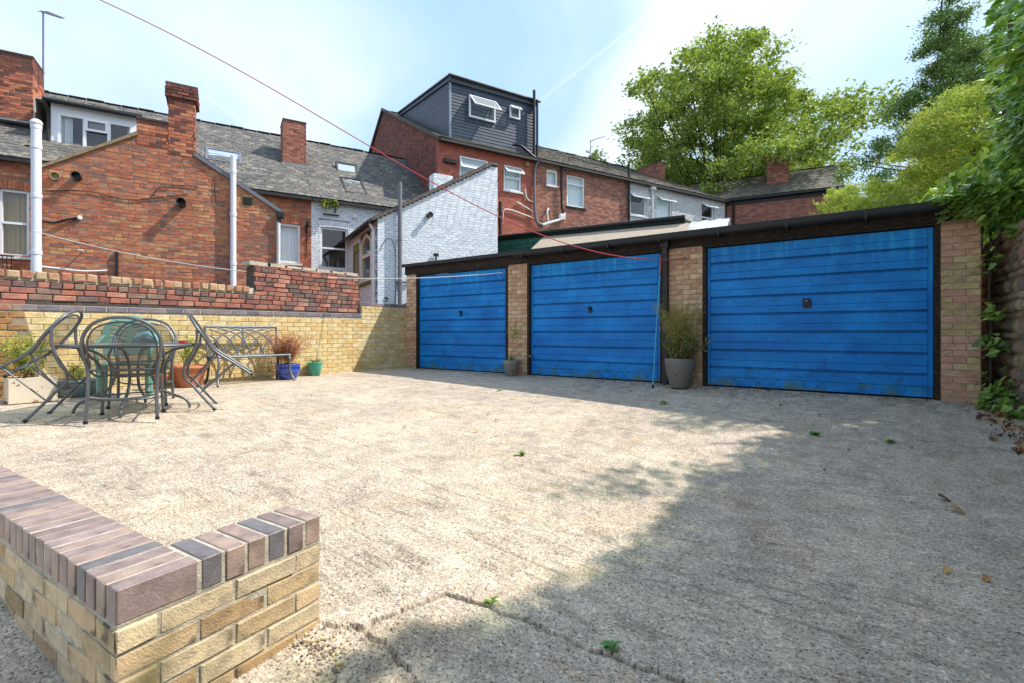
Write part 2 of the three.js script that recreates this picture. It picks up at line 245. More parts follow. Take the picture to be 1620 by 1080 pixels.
// a framed window in the parent's x-y plane; bars: vertical at fractions, lights: transoms at fractions
function windowPart(parent, x0, x1, y0, y1, z, o = {}) {
  const g = sub(o.name ?? 'window', parent), fw = o.fw ?? 0.06, f = [], d = 0.07;
  f.push(span(x0, x1, y1 - fw, y1, z - d, z), span(x0, x1, y0, y0 + fw, z - d, z), span(x0, x0 + fw, y0 + fw, y1 - fw, z - d, z), span(x1 - fw, x1, y0 + fw, y1 - fw, z - d, z));
  for (const b of o.bars ?? []) { const x = lerp(x0, x1, b); f.push(span(x - fw * 0.5, x + fw * 0.5, y0 + fw, y1 - fw, z - d, z + 0.004)); }
  for (const t of o.transoms ?? []) { const y = lerp(y0, y1, t); f.push(span(x0 + fw, x1 - fw, y - fw * 0.45, y + fw * 0.45, z - d, z + 0.008)); }
  part('frame', f, o.frameMat ?? mat.upvc, g);
  part('pane', span(x0 + fw, x1 - fw, y0 + fw, y1 - fw, z - 0.045, z - 0.040), mat.glass, g);
  const bl = o.blind ?? mat.room, by = o.blindFrom ?? 0;
  if (by > 0) part('curtain', folds(x0 - 0.02, x1 + 0.02, lerp(y0, y1, by), y1 + 0.02, z - 0.16, z - 0.13), bl, g);
  if (bl === mat.room || by > 0) part('room', roomBox(x0, x1, y0, y1, z - 0.23), mat.room, g); else part('curtain', folds(x0 - 0.02, x1 + 0.02, y0 - 0.02, y1 + 0.02, z - 0.2, z - 0.14), bl, g);
  if (o.sill !== false) part('sill', span(x0 - 0.05, x1 + 0.05, y0 - 0.07, y0 - 0.003, z - 0.05, z + 0.10), o.sillMat ?? mat.white, g);
  if (o.open) {   // a top-hung sash standing open: [y fraction from, to, angle, x fraction from, to]
    const [t0, t1, an, xa = 0, xb = 1] = o.open, ya = lerp(y0, y1, t0), yb = lerp(y0, y1, t1), h = yb - ya, p = lerp(x0, x1, xa), q = lerp(x0, x1, xb);
    const k = [span(p, q, -0.05, 0, 0, 0.04), span(p, q, -h, -h + 0.05, 0, 0.04), span(p, p + 0.05, -h + 0.05, -0.05, 0, 0.04), span(q - 0.05, q, -h + 0.05, -0.05, 0, 0.04)];
    part('sash_frame', k, mat.upvc, g, 0, yb, z + 0.01).rotation.x = -an; part('sash_pane', span(p + 0.05, q - 0.05, -h + 0.05, -0.05, 0.015, 0.02), mat.frosted, g, 0, yb, z + 0.01).rotation.x = -an;
  }
  return g;
}

// ------------------------------------------------------------------ ground
const gh = (x, z) => { const g = Math.pow(Math.min(Math.max(0, (x + 8.13) / 6.3), 1.15), 1.4); return -0.45 * g * (1 - Math.exp(-Math.max(0, z + 7.34) / 3.4)); };
const cracks = [
  { w: 0.0075, d: 0.04, p: [[-1.60, -1.27], [-1.57, -1.33], [-1.545, -1.44], [-1.52, -1.50], [-1.50, -1.585], [-1.44, -1.60], [-1.37, -1.615], [-1.30, -1.64], [-1.22, -1.635], [-1.15, -1.665], [-1.08, -1.68], [-1.0, -1.672], [-0.93, -1.69], [-0.84, -1.675], [-0.76, -1.70], [-0.66, -1.69], [-0.58, -1.71], [-0.46, -1.70]] },
  { w: 0.006, d: 0.024, p: [[-1.78, -1.10], [-1.74, -1.135], [-1.67, -1.15], [-1.63, -1.20], [-1.58, -1.21], [-1.53, -1.19], [-1.47, -1.215], [-1.41, -1.205], [-1.35, -1.18], [-1.30, -1.185], [-1.25, -1.16], [-1.17, -1.13], [-1.08, -1.10]] },
  { w: 0.007, d: 0.024, p: [[-1.58, -1.21], [-1.59, -1.27], [-1.60, -1.27]] },
];
const segDist = (x, z, a, b) => { const dx = b[0] - a[0], dz = b[1] - a[1], t = clamp(((x - a[0]) * dx + (z - a[1]) * dz) / (dx * dx + dz * dz)); return [Math.hypot(x - a[0] - dx * t, z - a[1] - dz * t), (x - a[0]) * dz - (z - a[1]) * dx]; };
const slabEdge = cracks[1].p;
function yardY(x, z) {
  let y = gh(x, z) + 0.012 * (fbm(x / 16 + 5, z / 16 + 5, 16, 3, 301) - 0.5);
  if (x > -2 && x < -0.35 && z > -1.95 && z < -0.9) {
    const wob = (vnoise(x * 70, z * 70, 4096, 305) - 0.5) * 0.012;
    for (const c of cracks) { let m = 9; for (let k = 0; k + 1 < c.p.length; k++) m = Math.min(m, segDist(x, z, c.p[k], c.p[k + 1])[0]); const e = m + wob; if (e < c.w * 2) y -= c.d * smooth(c.w * 1.7, c.w * 0.4, e); }
  }
  // the sunken piece of slab at the end of the low wall
  let m = 9, side = 0; for (let k = 0; k + 1 < slabEdge.length; k++) { const [d, s] = segDist(x, z, slabEdge[k], slabEdge[k + 1]); if (d < m) { m = d; side = s; } }
  if (side < 0 && x > -1.9 && x < -0.9 && z < 0.2) y -= 0.016 * smooth(0, 0.03, m) * smooth(-0.9, -1.05, x);
  return y;
}
{
  const axis = (parts) => { const out = []; for (const [a, b, s] of parts) { const n = Math.max(1, Math.round((b - a) / s)); for (let k = 0; k < n; k++) out.push(a + (b - a) * k / n); } out.push(parts[parts.length - 1][1]); return out; };
  const xs = axis([[-8.2, -3, 0.07], [-3, -1.95, 0.04], [-1.95, -0.42, 0.0065], [-0.42, 2.0, 0.05]]), zs = axis([[-7.7, -5, 0.07], [-5, -1.9, 0.04], [-1.9, -1.0, 0.0065], [-1.0, 4.5, 0.08]]);
  const n = xs.length, pos = [], uv = [], col = [], idx = [];
  for (const z of zs) for (const x of xs) {
    pos.push(x, yardY(x, z), z); uv.push(x / 4, z / 4);
    // worn, washed and stained patches of the slab
    const big = fbm(x / 12 + 9, z / 12 + 9, 24, 5, 311), st = fbm(x / 5 + 9, z / 5 + 9, 40, 5, 317), dirt = fbm(x / 2 + 5, z / 2 + 5, 32, 4, 323);
    const rust = smooth(0.56, 0.74, fbm(x / 7 + 3, z / 7 + 3, 32, 5, 331)), dark = smooth(0.55, 0.72, fbm(x / 3 + 7, z / 6 + 7, 32, 5, 337)), wash = smooth(0.58, 0.72, fbm(x / 4 + 2, z / 8 + 2, 48, 5, 341));
    let k = 0.74 + 0.20 * (big - 0.5) - 0.10 * smooth(0.54, 0.74, st) - 0.10 * dark * fbm(x / 1.5 + 4, z / 3 + 4, 32, 4, 347) * 1.6 + 0.08 * wash; const gar = z + 7.34;
    if (gar < 1.0 && dirt > 0.5 + 0.35 * gar) k *= 0.72;
    if (gar < 1.4 && dirt < 0.40) k *= 1.10;
    col.push(k * 1.04, k * (0.97 - 0.045 * rust), k * (0.89 - 0.10 * rust));
  }
  for (let j = 0; j + 1 < zs.length; j++) for (let i = 0; i + 1 < n; i++) { const a = j * n + i; idx.push(a, a + n, a + 1, a + 1, a + n, a + n + 1); }
  const g = new THREE.BufferGeometry(); g.setAttribute('position', new THREE.Float32BufferAttribute(pos, 3)); g.setAttribute('uv', new THREE.Float32BufferAttribute(uv, 2)); g.setAttribute('color', new THREE.Float32BufferAttribute(col, 3)); g.setIndex(idx); g.computeVertexNormals();
  const m = new THREE.Mesh(g, new THREE.MeshStandardMaterial({ map: concreteMap, bumpMap: concreteBump, bumpScale: 0.007, roughness: 0.95, vertexColors: true })); m.name = 'yard_pavement'; m.userData = { kind: 'structure', label: 'pale weathered concrete yard slab with tamped ridges and cracks', category: 'pavement' }; m.receiveShadow = m.castShadow = true; scene.add(m);
  const e = new THREE.Mesh(new THREE.CircleGeometry(420, 64).rotateX(-Math.PI / 2), M('#6d675c', { map: mortarMap })); e.name = 'ground'; e.position.y = -0.8; e.userData = { kind: 'structure', label: 'bare earth beyond the yard', category: 'ground' }; e.receiveShadow = true; scene.add(e);
}

// ------------------------------------------------------------------ garages
const GZ = -7.34;
{
  const t = thing('garage_block', 'low row of three brick garages with blue doors and black fascia', 'garage', [-8.13, 0, GZ]);
  const X = (x) => x + 8.13, top = 2.03;
  // piers: [x0, x1, palette]
  const piers = [[-8.13, -7.80, P.garage], [-5.36, -4.90, P.garage], [-2.33, -1.83, P.garage], [0.77, 1.107, P.garageOld]];
  piers.forEach(([a, b, pal], i) => {
    const w = part('pier', span(X(a), X(b), -0.35, top, -0.25, -0.008), i === 3 ? mat.mortarPink : mat.mortarPink, t);
    layBricks(w, { y0: -0.02, y1: top, spans: () => [[X(a), X(b)]], mats: pal, seed: 50 + i, cap: 90, proud: 0.003, depth: 0.03, length: i === 3 ? 0.215 : 0.2, pick: i === 3 ? (x, y, r) => y < 0.7 && r() < 0.6 ? 3 + Math.floor(r() * 2) : y > 1.6 ? 3 : Math.floor(r() * 6) : undefined });
  });
  part('back_wall', [span(X(-8.13), X(1.107), -0.4, 2.1, -5.3, -5.1), span(X(-8.13), X(-7.95), -0.4, 2.1, -5.1, -0.25), span(X(0.95), X(1.107), -0.4, 2.1, -5.1, -0.25)], brickMat('#a8805c'), t);
  part('floor', span(X(-7.9), X(0.9), -0.3, -0.01, -5.1, -0.06), M('#777068'), t);
  // roof sheet, edge trim, fascia, gutter
  part('roof', [span(X(-8.18), X(1.15), 2.215, 2.25, -5.4, 0.06)], M('#55524c', { map: slateMap }), t);
  part('fascia', span(X(-8.165), X(1.14), 2.035, 2.213, -0.03, 0.012), mat.timber, t);
  part('trim', span(X(-8.19), X(1.16), 2.195, 2.262, 0.0615, 0.085), mat.gutter, t);
  { // half-round gutter along the right two garages
    const s = new THREE.Shape(); s.absarc(0, 0, 0.055, Math.PI, 2 * Math.PI, false); s.absarc(0, 0, 0.048, 2 * Math.PI, Math.PI, true);
    const g = new THREE.ExtrudeGeometry(s, { depth: 6.15, bevelEnabled: false, curveSegments: 10 }); g.rotateY(Math.PI / 2); g.translate(X(-5.1), 2.19, 0.148); part('gutter', g, mat.gutter, t);
    for (let k = 0; k < 8; k++) { const x = X(-4.9 + k * 0.83); part('gutter_bracket', [span(x - 0.012, x + 0.012, 2.10, 2.20, 0.013, 0.03), span(x - 0.012, x + 0.012, 2.115, 2.13, 0.03, 0.2), span(x - 0.012, x + 0.012, 2.13, 2.215, 0.205, 0.215)], mat.gutter, t); }
    part('downpipe', [span(X(-2.40), X(-2.33), -0.03, 2.15, 0.02, 0.09), span(X(-2.42), X(-2.31), 1.0, 1.04, 0.012, 0.1), span(X(-2.42), X(-2.31), 2.05, 2.14, 0.015, 0.11)], mat.gutter, t);
  }
  // lintel boards
  const doors = [[-7.765, -5.399], [-4.857, -2.467], [-1.784, 0.712]];
  const strip = (w, h, d) => new RoundedBoxGeometry(w, h, d, 1, 0.005);
  doors.forEach(([a, b], i) => {
    part('lintel', span(X(a) - 0.06, X(b) + 0.06, 2.0 + 0.002, 2.033, -0.12, 0.0), mat.timber, t);
    part('door_jamb', span(X(a) - 0.055, X(a) - 0.003, -0.03, 2.0, -0.12, 0.005), mat.timber, t); part('door_jamb', span(X(b) + 0.003, X(b) + 0.055, -0.03, 2.0, -0.12, 0.005), mat.timber, t);
    const d = sub('garage_door', t, X(a), 0.02, -0.05), W = b - a, HH = 1.97, n = 8, bh = HH / n;
    const uvd = (g) => { const p = g.attributes.position, u = g.attributes.uv; for (let k = 0; k < p.count; k++) u.setXY(k, p.getX(k) / 2.6 + i * 0.37, p.getY(k) / 2.0); return g; };
    part('backing', uvd(metric(new THREE.BoxGeometry(W, HH, 0.01).translate(W / 2, HH / 2, -0.045))), mat.blue, d);
    part('stile', uvd(metric(strip(0.045, HH, 0.02).translate(0.0225, HH / 2, -0.012))), mat.blue, d); part('stile', uvd(metric(strip(0.045, HH, 0.02).translate(W - 0.0225, HH / 2, -0.012))), mat.blue, d);
    for (let k = 0; k < n; k++) {
      const y = k * bh, g0 = k ? 0.03 : 0.002, hA = bh * 0.5 - g0, hB = bh * 0.5 - 0.003;
      part('panel', uvd(metric(strip(W - 0.094, hA, 0.022).translate(W / 2, y + g0 + hA / 2, -0.010))), mat.blue, d);
      part('panel', uvd(metric(strip(W - 0.094, hB, 0.022).translate(W / 2, y + bh * 0.5 + 0.003 + hB / 2 - 0.0015, -0.0085))), mat.blue, d);
    }
    const hx = [1.207, 1.193, 1.24][i], h = [rbox(0.07, 0.10, 0.012, 0.004, hx, 1.13, 0.008)];
    if (i < 2) h.push(rbox(0.022, 0.06, 0.04, 0.008, hx + 0.005, 1.12, 0.03), rbox(0.06, 0.02, 0.02, 0.006, hx - 0.01, 1.165, 0.04)); else h.push(rbox(0.09, 0.11, 0.02, 0.005, hx, 1.13, 0.02), rbox(0.05, 0.02, 0.03, 0.006, hx, 1.185, 0.022));
    part('handle', h, mat.black, d);
    if (i === 2) part('lock_barrel', new THREE.CylinderGeometry(0.011, 0.011, 0.02, 14).rotateX(Math.PI / 2).translate(hx, 1.16, 0.033), mat.steel, d); else part('lock_barrel', new THREE.CylinderGeometry(0.012, 0.012, 0.03, 14).rotateX(Math.PI / 2).translate(hx + 0.02, 1.105, 0.02), mat.steel, d);
    if (i === 1) part('latch', [rbox(0.14, 0.02, 0.02, 0.006, -0.02, 0.33, 0.06), rbox(0.02, 0.05, 0.05, 0.006, 0.04, 0.33, 0.045)], mat.steel, d);
  });
  part('eye_bolt', new THREE.TorusGeometry(0.022, 0.006, 8, 16).translate(X(-2.08), 1.86, 0.03), mat.steel, t);
}

// ------------------------------------------------------------------ the walls round the yard
const WX = -8.13;   // the yellow wall's face; local x runs away from the camera, local z into the yard
const wallRot = Math.PI / 2;  // local x -> -z, local z -> +x
{
  const Zl = (z) => -z;   // world z to local x with the group at z = 0
  const t = thing('boundary_wall', 'yellow brick boundary wall with dark brick band, along the left of the yard', 'wall', [WX, 0, 0], wallRot);
  const x0 = -2.2, x1 = 7.34, step = 6.16;
  const core = part('mortar', wallShape([[x0, -0.2], [x1 + 0.02, -0.2], [x1 + 0.02, 1.30], [step, 1.30], [step, 1.065], [x0, 1.005]], [], 0.2, -0.007), mat.mortarYellow, t);
  layBricks(core, { y0: -0.03, y1: 1.30, length: 0.215, spans: (y) => y < 1.02 + 0.006 * 0 ? [[x0, x1]] : [[step, x1]], skip: (x, y) => x < step && y > 0.995 + (x - 1.3) * 0.0135, mats: P.yellow, joint: 0.008, seed: 7, cap: 300, proud: 0.004, depth: 0.03, tilt: 0.006,
    pick: (x, y, r) => { const tooth = 1.28 + 0.10 * Math.floor((1.0 - y) * 5) + 0.06 * (Math.floor(y / 0.075) % 2); return Math.floor(r() * 7) + (x < tooth ? 0 : 0); } });
  // dark engineering-brick band, rising a little along the wall
  const band = (name, a, b, ya, yb) => { const n = Math.round((b - a) / 0.225), items = [], r = rngOf(77 + n), ang = Math.atan2(yb - ya, b - a), vs = brickVariants(0.215, 0.065, 0.03, 0.004, 0.002); for (let k = 0; k < n; k++) { const x = a + (k + 0.5) * (b - a) / n; items.push({ g: vs[k % 5], k: Math.floor(r() * 5), w: 0.215, m: new THREE.Matrix4().compose(new THREE.Vector3(x, lerp(ya, yb, (x - a) / (b - a)), 0.006), new THREE.Quaternion().setFromAxisAngle(new THREE.Vector3(0, 0, 1), ang), new THREE.Vector3((b - a) / n / 0.225, 1, 1)) }); } addPieces(name, items, { name: 'band_brick', mats: P.engineering, cap: 80 }); };
  const bm = part('band_mortar', wallShape([[x0, 1.005], [step, 1.065], [step, 1.138], [x0, 1.078]], [], 0.2, 0.0), mat.mortarPale, t); band(bm, x0, step - 0.004, 1.042, 1.101);
  const cm = part('cap_mortar', span(step, x1 + 0.02, 1.302, 1.372, -0.21, 0.002), mat.mortarPale, t); band(cm, step, x1, 1.338, 1.338);
}
{ // the darker pier at the near end
  const t = thing('brick_pier', 'dark ochre brick pier toothed into the near end of the yellow wall', 'pier', [WX + 0.035, 0, 0.9], wallRot);
  const core = part('mortar', span(0, 2.18, -0.3, 1.03, -0.09, -0.008), mat.mortarMid, t);
  const edge = (y) => 2.10 + 0.22 * smooth(1.0, 0.1, y) + 0.11 * (Math.floor((y + 0.03) / 0.075) % 2);
  part('footing', wallShape([[1.9, -0.3], [2.42, -0.3], [2.30, 0.55], [2.2, 1.02], [1.9, 1.02]], [], 0.08, -0.009), mat.mortarMid, t);
  layBricks(core, { y0: -0.03, y1: 1.03, spans: (y) => [[0.6, edge(y)]], mats: P.pier, seed: 12, cap: 120, proud: 0.01, tilt: 0.02, cham: 0.007, jit: 0.003 });
  const cap = part('cap', span(0.5, 2.18, 1.032, 1.10, -0.09, 0.0), mat.mortarMid, t);
  layBricks(cap, { y0: 1.035, y1: 1.10, spans: () => [[0.6, 2.14]], length: 0.105, mats: P.old, seed: 14, cap: 12, proud: 0.01, cham: 0.006, jit: 0.003 });
}
{ // old brick wall standing on top, set back; ragged top, a taller length further along
  const t = thing('old_brick_wall', 'weathered red and plum old brick wall above the yellow wall', 'wall', [WX - 0.05, 1.075, 0], wallRot);
  const x0 = -1.5, xs = 4.05, x1 = 6.13, yLow = 0.33, yHi = 0.83, base = (x) => 0.0 + 0.0124 * (x - x0) - 0.02;
  const core = part('mortar', wallShape([[x0, -0.02], [x1, 0.055], [x1, yHi], [xs, yHi - 0.03], [xs, yLow], [x0, yLow - 0.02]], [], 0.26, -0.012), mat.mortarDark, t);
  layBricks(core, { y0: 0.012, y1: yHi, course: 0.077, joint: 0.011, mixed: 0.12, headerEvery: 4, wander: 0.06, spans: (y) => y < yLow - 0.01 ? [[x0, x1 - 0.02 * ((y * 13 | 0) % 2)]] : [[xs + 0.02 * ((y * 13 | 0) % 2), x1 - 0.02 * ((y * 13 | 0) % 2)]], skip: (x, y) => y < base(x) + 0.03, mats: P.old, seed: 31, cap: 300, proud: 0.016, tilt: 0.025, cham: 0.008, jit: 0.004, depth: 0.05 });
  // soldier and broken bricks along the low top
  const cap = part('capping', wallShape([[x0, yLow - 0.018], [xs, yLow + 0.002], [xs, yLow + 0.10], [3.2, yLow + 0.085], [x0, yLow + 0.078]], [], 0.24, -0.02), mat.mortarPale, t);
  const items = [], r = rngOf(33), vs = brickVariants(0.1, 0.095, 0.06, 0.012, 0.006); for (let x = x0 + 0.06; x < xs - 0.03; x += 0.112 + r() * 0.02) items.push({ g: vs[Math.floor(r() * 5)], k: Math.floor(r() * 6), w: 0.1, m: new THREE.Matrix4().compose(new THREE.Vector3(x, yLow + 0.05 + r() * 0.012 + 0.004 * x, 0.002 + r() * 0.02), new THREE.Quaternion().setFromEuler(new THREE.Euler(0, (r() - 0.5) * 0.1, (r() - 0.5) * 0.12)), new THREE.Vector3(0.85 + 0.3 * r(), 0.85 + 0.25 * r(), 1)) });
  addPieces(cap, items, { name: 'capping_brick', mats: P.coping, cap: 60 });
  const slab = []; { const q = rngOf(36); for (let x = xs - 0.05; x < x1 - 0.1; x += 0.3) slab.push(box(0.3 + q() * 0.05, 0.035 + q() * 0.03, 0.26, x + 0.15, yHi + 0.012 + q() * 0.012, -0.13, (q() - 0.5) * 0.08)); } part('mortar_fillet', slab, mat.mortarPale, t);
}
{ // the low L-shaped wall in front
  const t = thing('low_brick_wall', 'low L-shaped brick wall with glazed brick-on-edge coping, nearest the camera', 'wall', [-1.705, -0.42, -0.459], 0.068);
  const H = 0.3575, len = 3.4, arm = 0.672;
  part('mortar', [span(-len, -0.0045, -0.15, H - 0.006, -0.207, -0.0045), span(-0.207, -0.0045, -0.15, H - 0.006, -arm + 0.005, -0.207)], mat.mortarPale, t);
  const face = sub('long_face', t); layBricks(face, { y0: H - 6 * 0.075 - 0.004, y1: H - 0.004, spans: () => [[-len, -0.002]], mats: P.fore, seed: 61, cap: 110, minPx: 6, depth: 0.04, proud: 0.006, cham: 0.0035, jit: 0.0025, tilt: 0.016 });
  const face2 = sub('short_face', t, 0, 0, 0, Math.PI / 2); layBricks(face2, { y0: H - 6 * 0.075 - 0.004, y1: H - 0.004, spans: () => [[0.0, arm]], mats: P.fore, seed: 65, cap: 60, minPx: 6, depth: 0.04, proud: 0.006, cham: 0.0035, jit: 0.0025, tilt: 0.016 });
  part('inner_face', [span(-len, -0.215, -0.1, H - 0.006, -0.215, -0.2072), span(-0.215, -0.2072, -0.1, H - 0.006, -arm, -0.215)], P.fore[1], t);
  part('coping_mortar', [span(-len, -0.003, H - 0.004, H + 0.0985, -0.211, -0.004), span(-0.211, -0.004, H - 0.004, H + 0.0985, -arm + 0.003, -0.211)], mat.mortarPale, t);
  const r = rngOf(71), geos = [0, 1, 2].map(() => { const g = new RoundedBoxGeometry(0.065, 0.1025, 0.215, 1, 0.006); const p = g.attributes.position; for (let i = 0; i < p.count; i++) p.setXYZ(i, p.getX(i) + (hash(Math.round(p.getX(i) * 999), Math.round(p.getY(i) * 999), 5) - 0.5) * 0.002, p.getY(i) + (hash(Math.round(p.getZ(i) * 999), Math.round(p.getX(i) * 999), 6) - 0.5) * 0.003, p.getZ(i)); const q = metric(g), o = r() * 3; const u = q.attributes.uv; for (let i = 0; i < u.count; i++) u.setXY(i, u.getX(i) + o, u.getY(i) + o * 1.7); return q; });
  const tones = [5, 3, 0, 4, 1, 5, 3, 6, 0, 2, 5, 1, 6, 3, 0, 4, 5, 2, 1, 0];
  let k = 0; for (let x = -0.0325; x > -len; x -= 0.0765) { const m = part('coping_brick', geos[k % 3], P.foreCap[tones[k % 20]], t, x, H + 0.051 + (r() - 0.5) * 0.004, -0.1075 + (r() - 0.5) * 0.005); m.rotation.y = (r() - 0.5) * 0.02; k++; }
  const capR = [4, 3, 1, 4, 2, 3]; for (let i = 0; i < 6; i++) { const m = part('coping_brick', geos[i % 3], P.foreCap[capR[i]], t, -0.1075 + (r() - 0.5) * 0.004, H + 0.051 + (r() - 0.5) * 0.003, -0.259 - i * 0.0755); m.rotation.y = Math.PI / 2 + (r() - 0.5) * 0.02; }
}
function stoneGeo(seed) {
  const r = rngOf(seed), n = 4, f = []; for (let j = 0; j < n; j++) for (let i = 0; i < n; i++) { const e = (i === 0 || i === n - 1 ? 1 : 0) + (j === 0 || j === n - 1 ? 1 : 0); f.push([(i / 3 - 0.5) * (e === 2 ? 0.86 : 1) + (r() - 0.5) * 0.1, (j / 3 - 0.5) * (e === 2 ? 0.86 : 1) + (r() - 0.5) * 0.12, (e ? -0.02 : 0.0) + (r() - 0.5) * 0.018]); }
  const pos = [], tri = (a, b, c) => pos.push(...a, ...b, ...c); for (let j = 0; j < 3; j++) for (let i = 0; i < 3; i++) { const a = f[j * 4 + i], b = f[j * 4 + i + 1], c = f[j * 4 + i + 5], d = f[j * 4 + i + 4]; tri(a, b, c); tri(a, c, d); }
  const ring = [0, 1, 2, 3, 7, 11, 15, 14, 13, 12, 8, 4].map((i) => f[i]); ring.forEach((a, i) => { const b = ring[(i + 1) % 12], A = [a[0], a[1], -0.12], B = [b[0], b[1], -0.12]; tri(A, B, b); tri(A, b, a); });
  const g = new THREE.BufferGeometry(); g.setAttribute('position', new THREE.Float32BufferAttribute(pos, 3)); g.computeVertexNormals(); return metric(g);
}
{ // rubble stone wall on the right, under the ivy
  const t = thing('stone_wall', 'rough tan rubble stone wall under the ivy, beside the garages', 'wall', [1.34, -0.3, -9.2], -Math.PI / 2);
  const core = part('mortar', span(0, 11.5, -0.3, 2.15, -0.45, -0.03), M('#cbb892', { map: mortarMap, bumpMap: brickBump, bumpScale: 0.02 }), t);
  const sm = ['#dcc096', '#c8ac84', '#e4cca4', '#b4a08a', '#cfa88e', '#a8988a', '#e8d6b0', '#c4a892'].map((c) => brickMat(c, { bumpScale: 0.012 })), gs = [1, 2, 3, 4, 5, 6, 7, 8].map((k) => stoneGeo(k * 31)), items = [], r = rngOf(91);
  for (let y = 0.0; y < 2.15;) { const h = 0.06 + r() * 0.085; for (let x = -r() * 0.1; x < 11.4;) { const w = 0.08 + r() * 0.2; items.push({ g: gs[Math.floor(r() * 8)], k: Math.floor(r() * 8), w, m: new THREE.Matrix4().compose(new THREE.Vector3(x + w / 2, y + h / 2, (r() - 0.4) * 0.04), new THREE.Quaternion().setFromEuler(new THREE.Euler((r() - 0.5) * 0.2, (r() - 0.5) * 0.25, (r() - 0.5) * 0.12)), new THREE.Vector3(w * (0.9 + 0.1 * r()), h * (0.85 + 0.2 * r()), 1)) }); x += w + 0.012; } y += h + 0.01; }
  addPieces(core, items, { name: 'stone', mats: sm, cap: 220, restName: 'stone_courses' });
}

// ------------------------------------------------------------------ the terraces. a runs along the row, b out of it towards the yard
const ROW = { x: -12.796, z: -3.631, wx: 0.40263, wz: -0.91536, rot: 1.15642 };
const rowPos = (a, b = 0, y = 0) => [ROW.x + a * ROW.wx + b * -ROW.wz, y, ROW.z + a * ROW.wz + b * ROW.wx];
const BF = -3.48, EAVE = 5.1, RIDGE = 8.3, RB = -7.4, BASE = -0.8;
const roofY = (b) => EAVE + (BF - b) * (RIDGE - EAVE) / (BF - RB);
function chimney(parent, x0, x1, y0, y1, z0, z1, o) {   // brick stack with oversailing top courses
  const c = sub('chimney', parent), w = x1 - x0, d = z1 - z0;
  part('core', span(x0 + 0.008, x1 - 0.008, y0, y1, z0 + 0.008, z1 - 0.008), o.mortar ?? mat.mortarMid, c);
  const faces = [[0, (x0 + x1) / 2, z1, w], [-Math.PI / 2, x0, (z0 + z1) / 2, d], [Math.PI / 2, x1, (z0 + z1) / 2, d]];
  const all = [], vs = brickVariants(0.215, 0.065, 0.03, 0.005, 0.003), hv = brickVariants(0.1025, 0.065, 0.03, 0.005, 0.003), r = rngOf(Math.round(x0 * 100) + 999);
  for (const [ry, cx, cz, L] of faces) { const base = new THREE.Matrix4().makeRotationY(ry).setPosition(cx, 0, cz); let row = 0;
    for (let y = y0; y < y1 - 0.04; y += 0.075, row++) { const out = o.over && y > y1 - 0.36 ? (y > y1 - 0.12 ? 0.03 : 0.055) : 0; if (o.bottom && ry === 0 && y < o.bottom) continue; const half = L / 2 + out; let x = -half - (row % 2 ? 0.1125 : 0);
      while (x < half - 0.02) { const s = Math.max(x, -half), e = Math.min(x + 0.215, half); x += 0.225; if (e - s < 0.03) continue; const st = e - s > 0.16, g = (st ? vs : hv)[Math.floor(r() * 5)]; const m = new THREE.Matrix4().compose(new THREE.Vector3((s + e) / 2, y + 0.0325, out + (r() - 0.5) * 0.006), new THREE.Quaternion(), new THREE.Vector3((e - s) / (st ? 0.215 : 0.1025), 1, out ? 2.5 : 1)); const k = o.dark && y > y1 - o.dark ? Math.floor(r() * 3) + o.mats.length - 3 : Math.floor(r() * o.mats.length); all.push({ g, k, w: e - s, m: base.clone().multiply(m) }); } } }
  addPieces(c, all, { name: 'brick', mats: o.mats, cap: o.cap ?? 60, restName: 'brick_courses' });
  part('cap', span(x0 - (o.over ? 0.05 : 0.01), x1 + (o.over ? 0.05 : 0.01), y1 - 0.03, y1 + 0.015, z0 - 0.02, z1 + 0.02), mat.mortarDark, c);
  if (o.flash !== undefined) part('flashing', [span(x0 - 0.03, x1 + 0.03, o.flash, o.flash + 0.14, z1 + 0.002, z1 + 0.02)], mat.lead, c);
  return c;
}
function roofBlock(parent, x0, x1, y0, z0, y1, z1, o) {   // deck with slates, ridge tiles, gutter
  const a = Math.atan2(y1 - y0, z0 - z1), s = new THREE.Shape([[z0, y0 - 0.03], [z1, y1 - 0.03], [z1, y1 - 0.13], [z0, y0 - 0.10]].map(([z, y]) => new THREE.Vector2(-z, y)));
  const g = new THREE.ExtrudeGeometry(s, { depth: x1 - x0, bevelEnabled: false }); g.rotateY(Math.PI / 2); g.translate(x0, 0, 0); const deck = part('roof', metric(g), mat.slateDeck, parent);
  if (o.back) { const b = new THREE.Shape([[z1, y1 - 0.03], [2 * z1 - z0, y0 - 0.03], [2 * z1 - z0, y0 - 0.12], [z1, y1 - 0.13]].map(([z, y]) => new THREE.Vector2(-z, y))); const h = new THREE.ExtrudeGeometry(b, { depth: x1 - x0, bevelEnabled: false }); h.rotateY(Math.PI / 2); h.translate(x0, 0, 0); part('rear_slope', metric(h), P.slate[1], deck); }
  laySlates(deck, { x0, x1, y0, z0, y1, z1, mats: o.mats ?? P.slate, seed: o.seed, cap: o.cap, skip: o.skip, width: o.width, exposed: o.exposed });
  const n = Math.round((x1 - x0) / 0.45); for (let k = 0; k < n; k++) { const w = (x1 - x0) / n, q = new THREE.CylinderGeometry(0.12, 0.12, w * 0.985, 10, 1, true, 0, Math.PI); q.rotateZ(Math.PI / 2); q.rotateX(Math.PI / 2 * 0); const m = part('ridge_tile', q, mat.ridgeTile, deck, x0 + (k + 0.5) * w, y1 - 0.05 + 0.012 * (k % 3), z1); m.rotation.x = -Math.PI / 2; m.material.side = THREE.DoubleSide; }
  return deck;
}
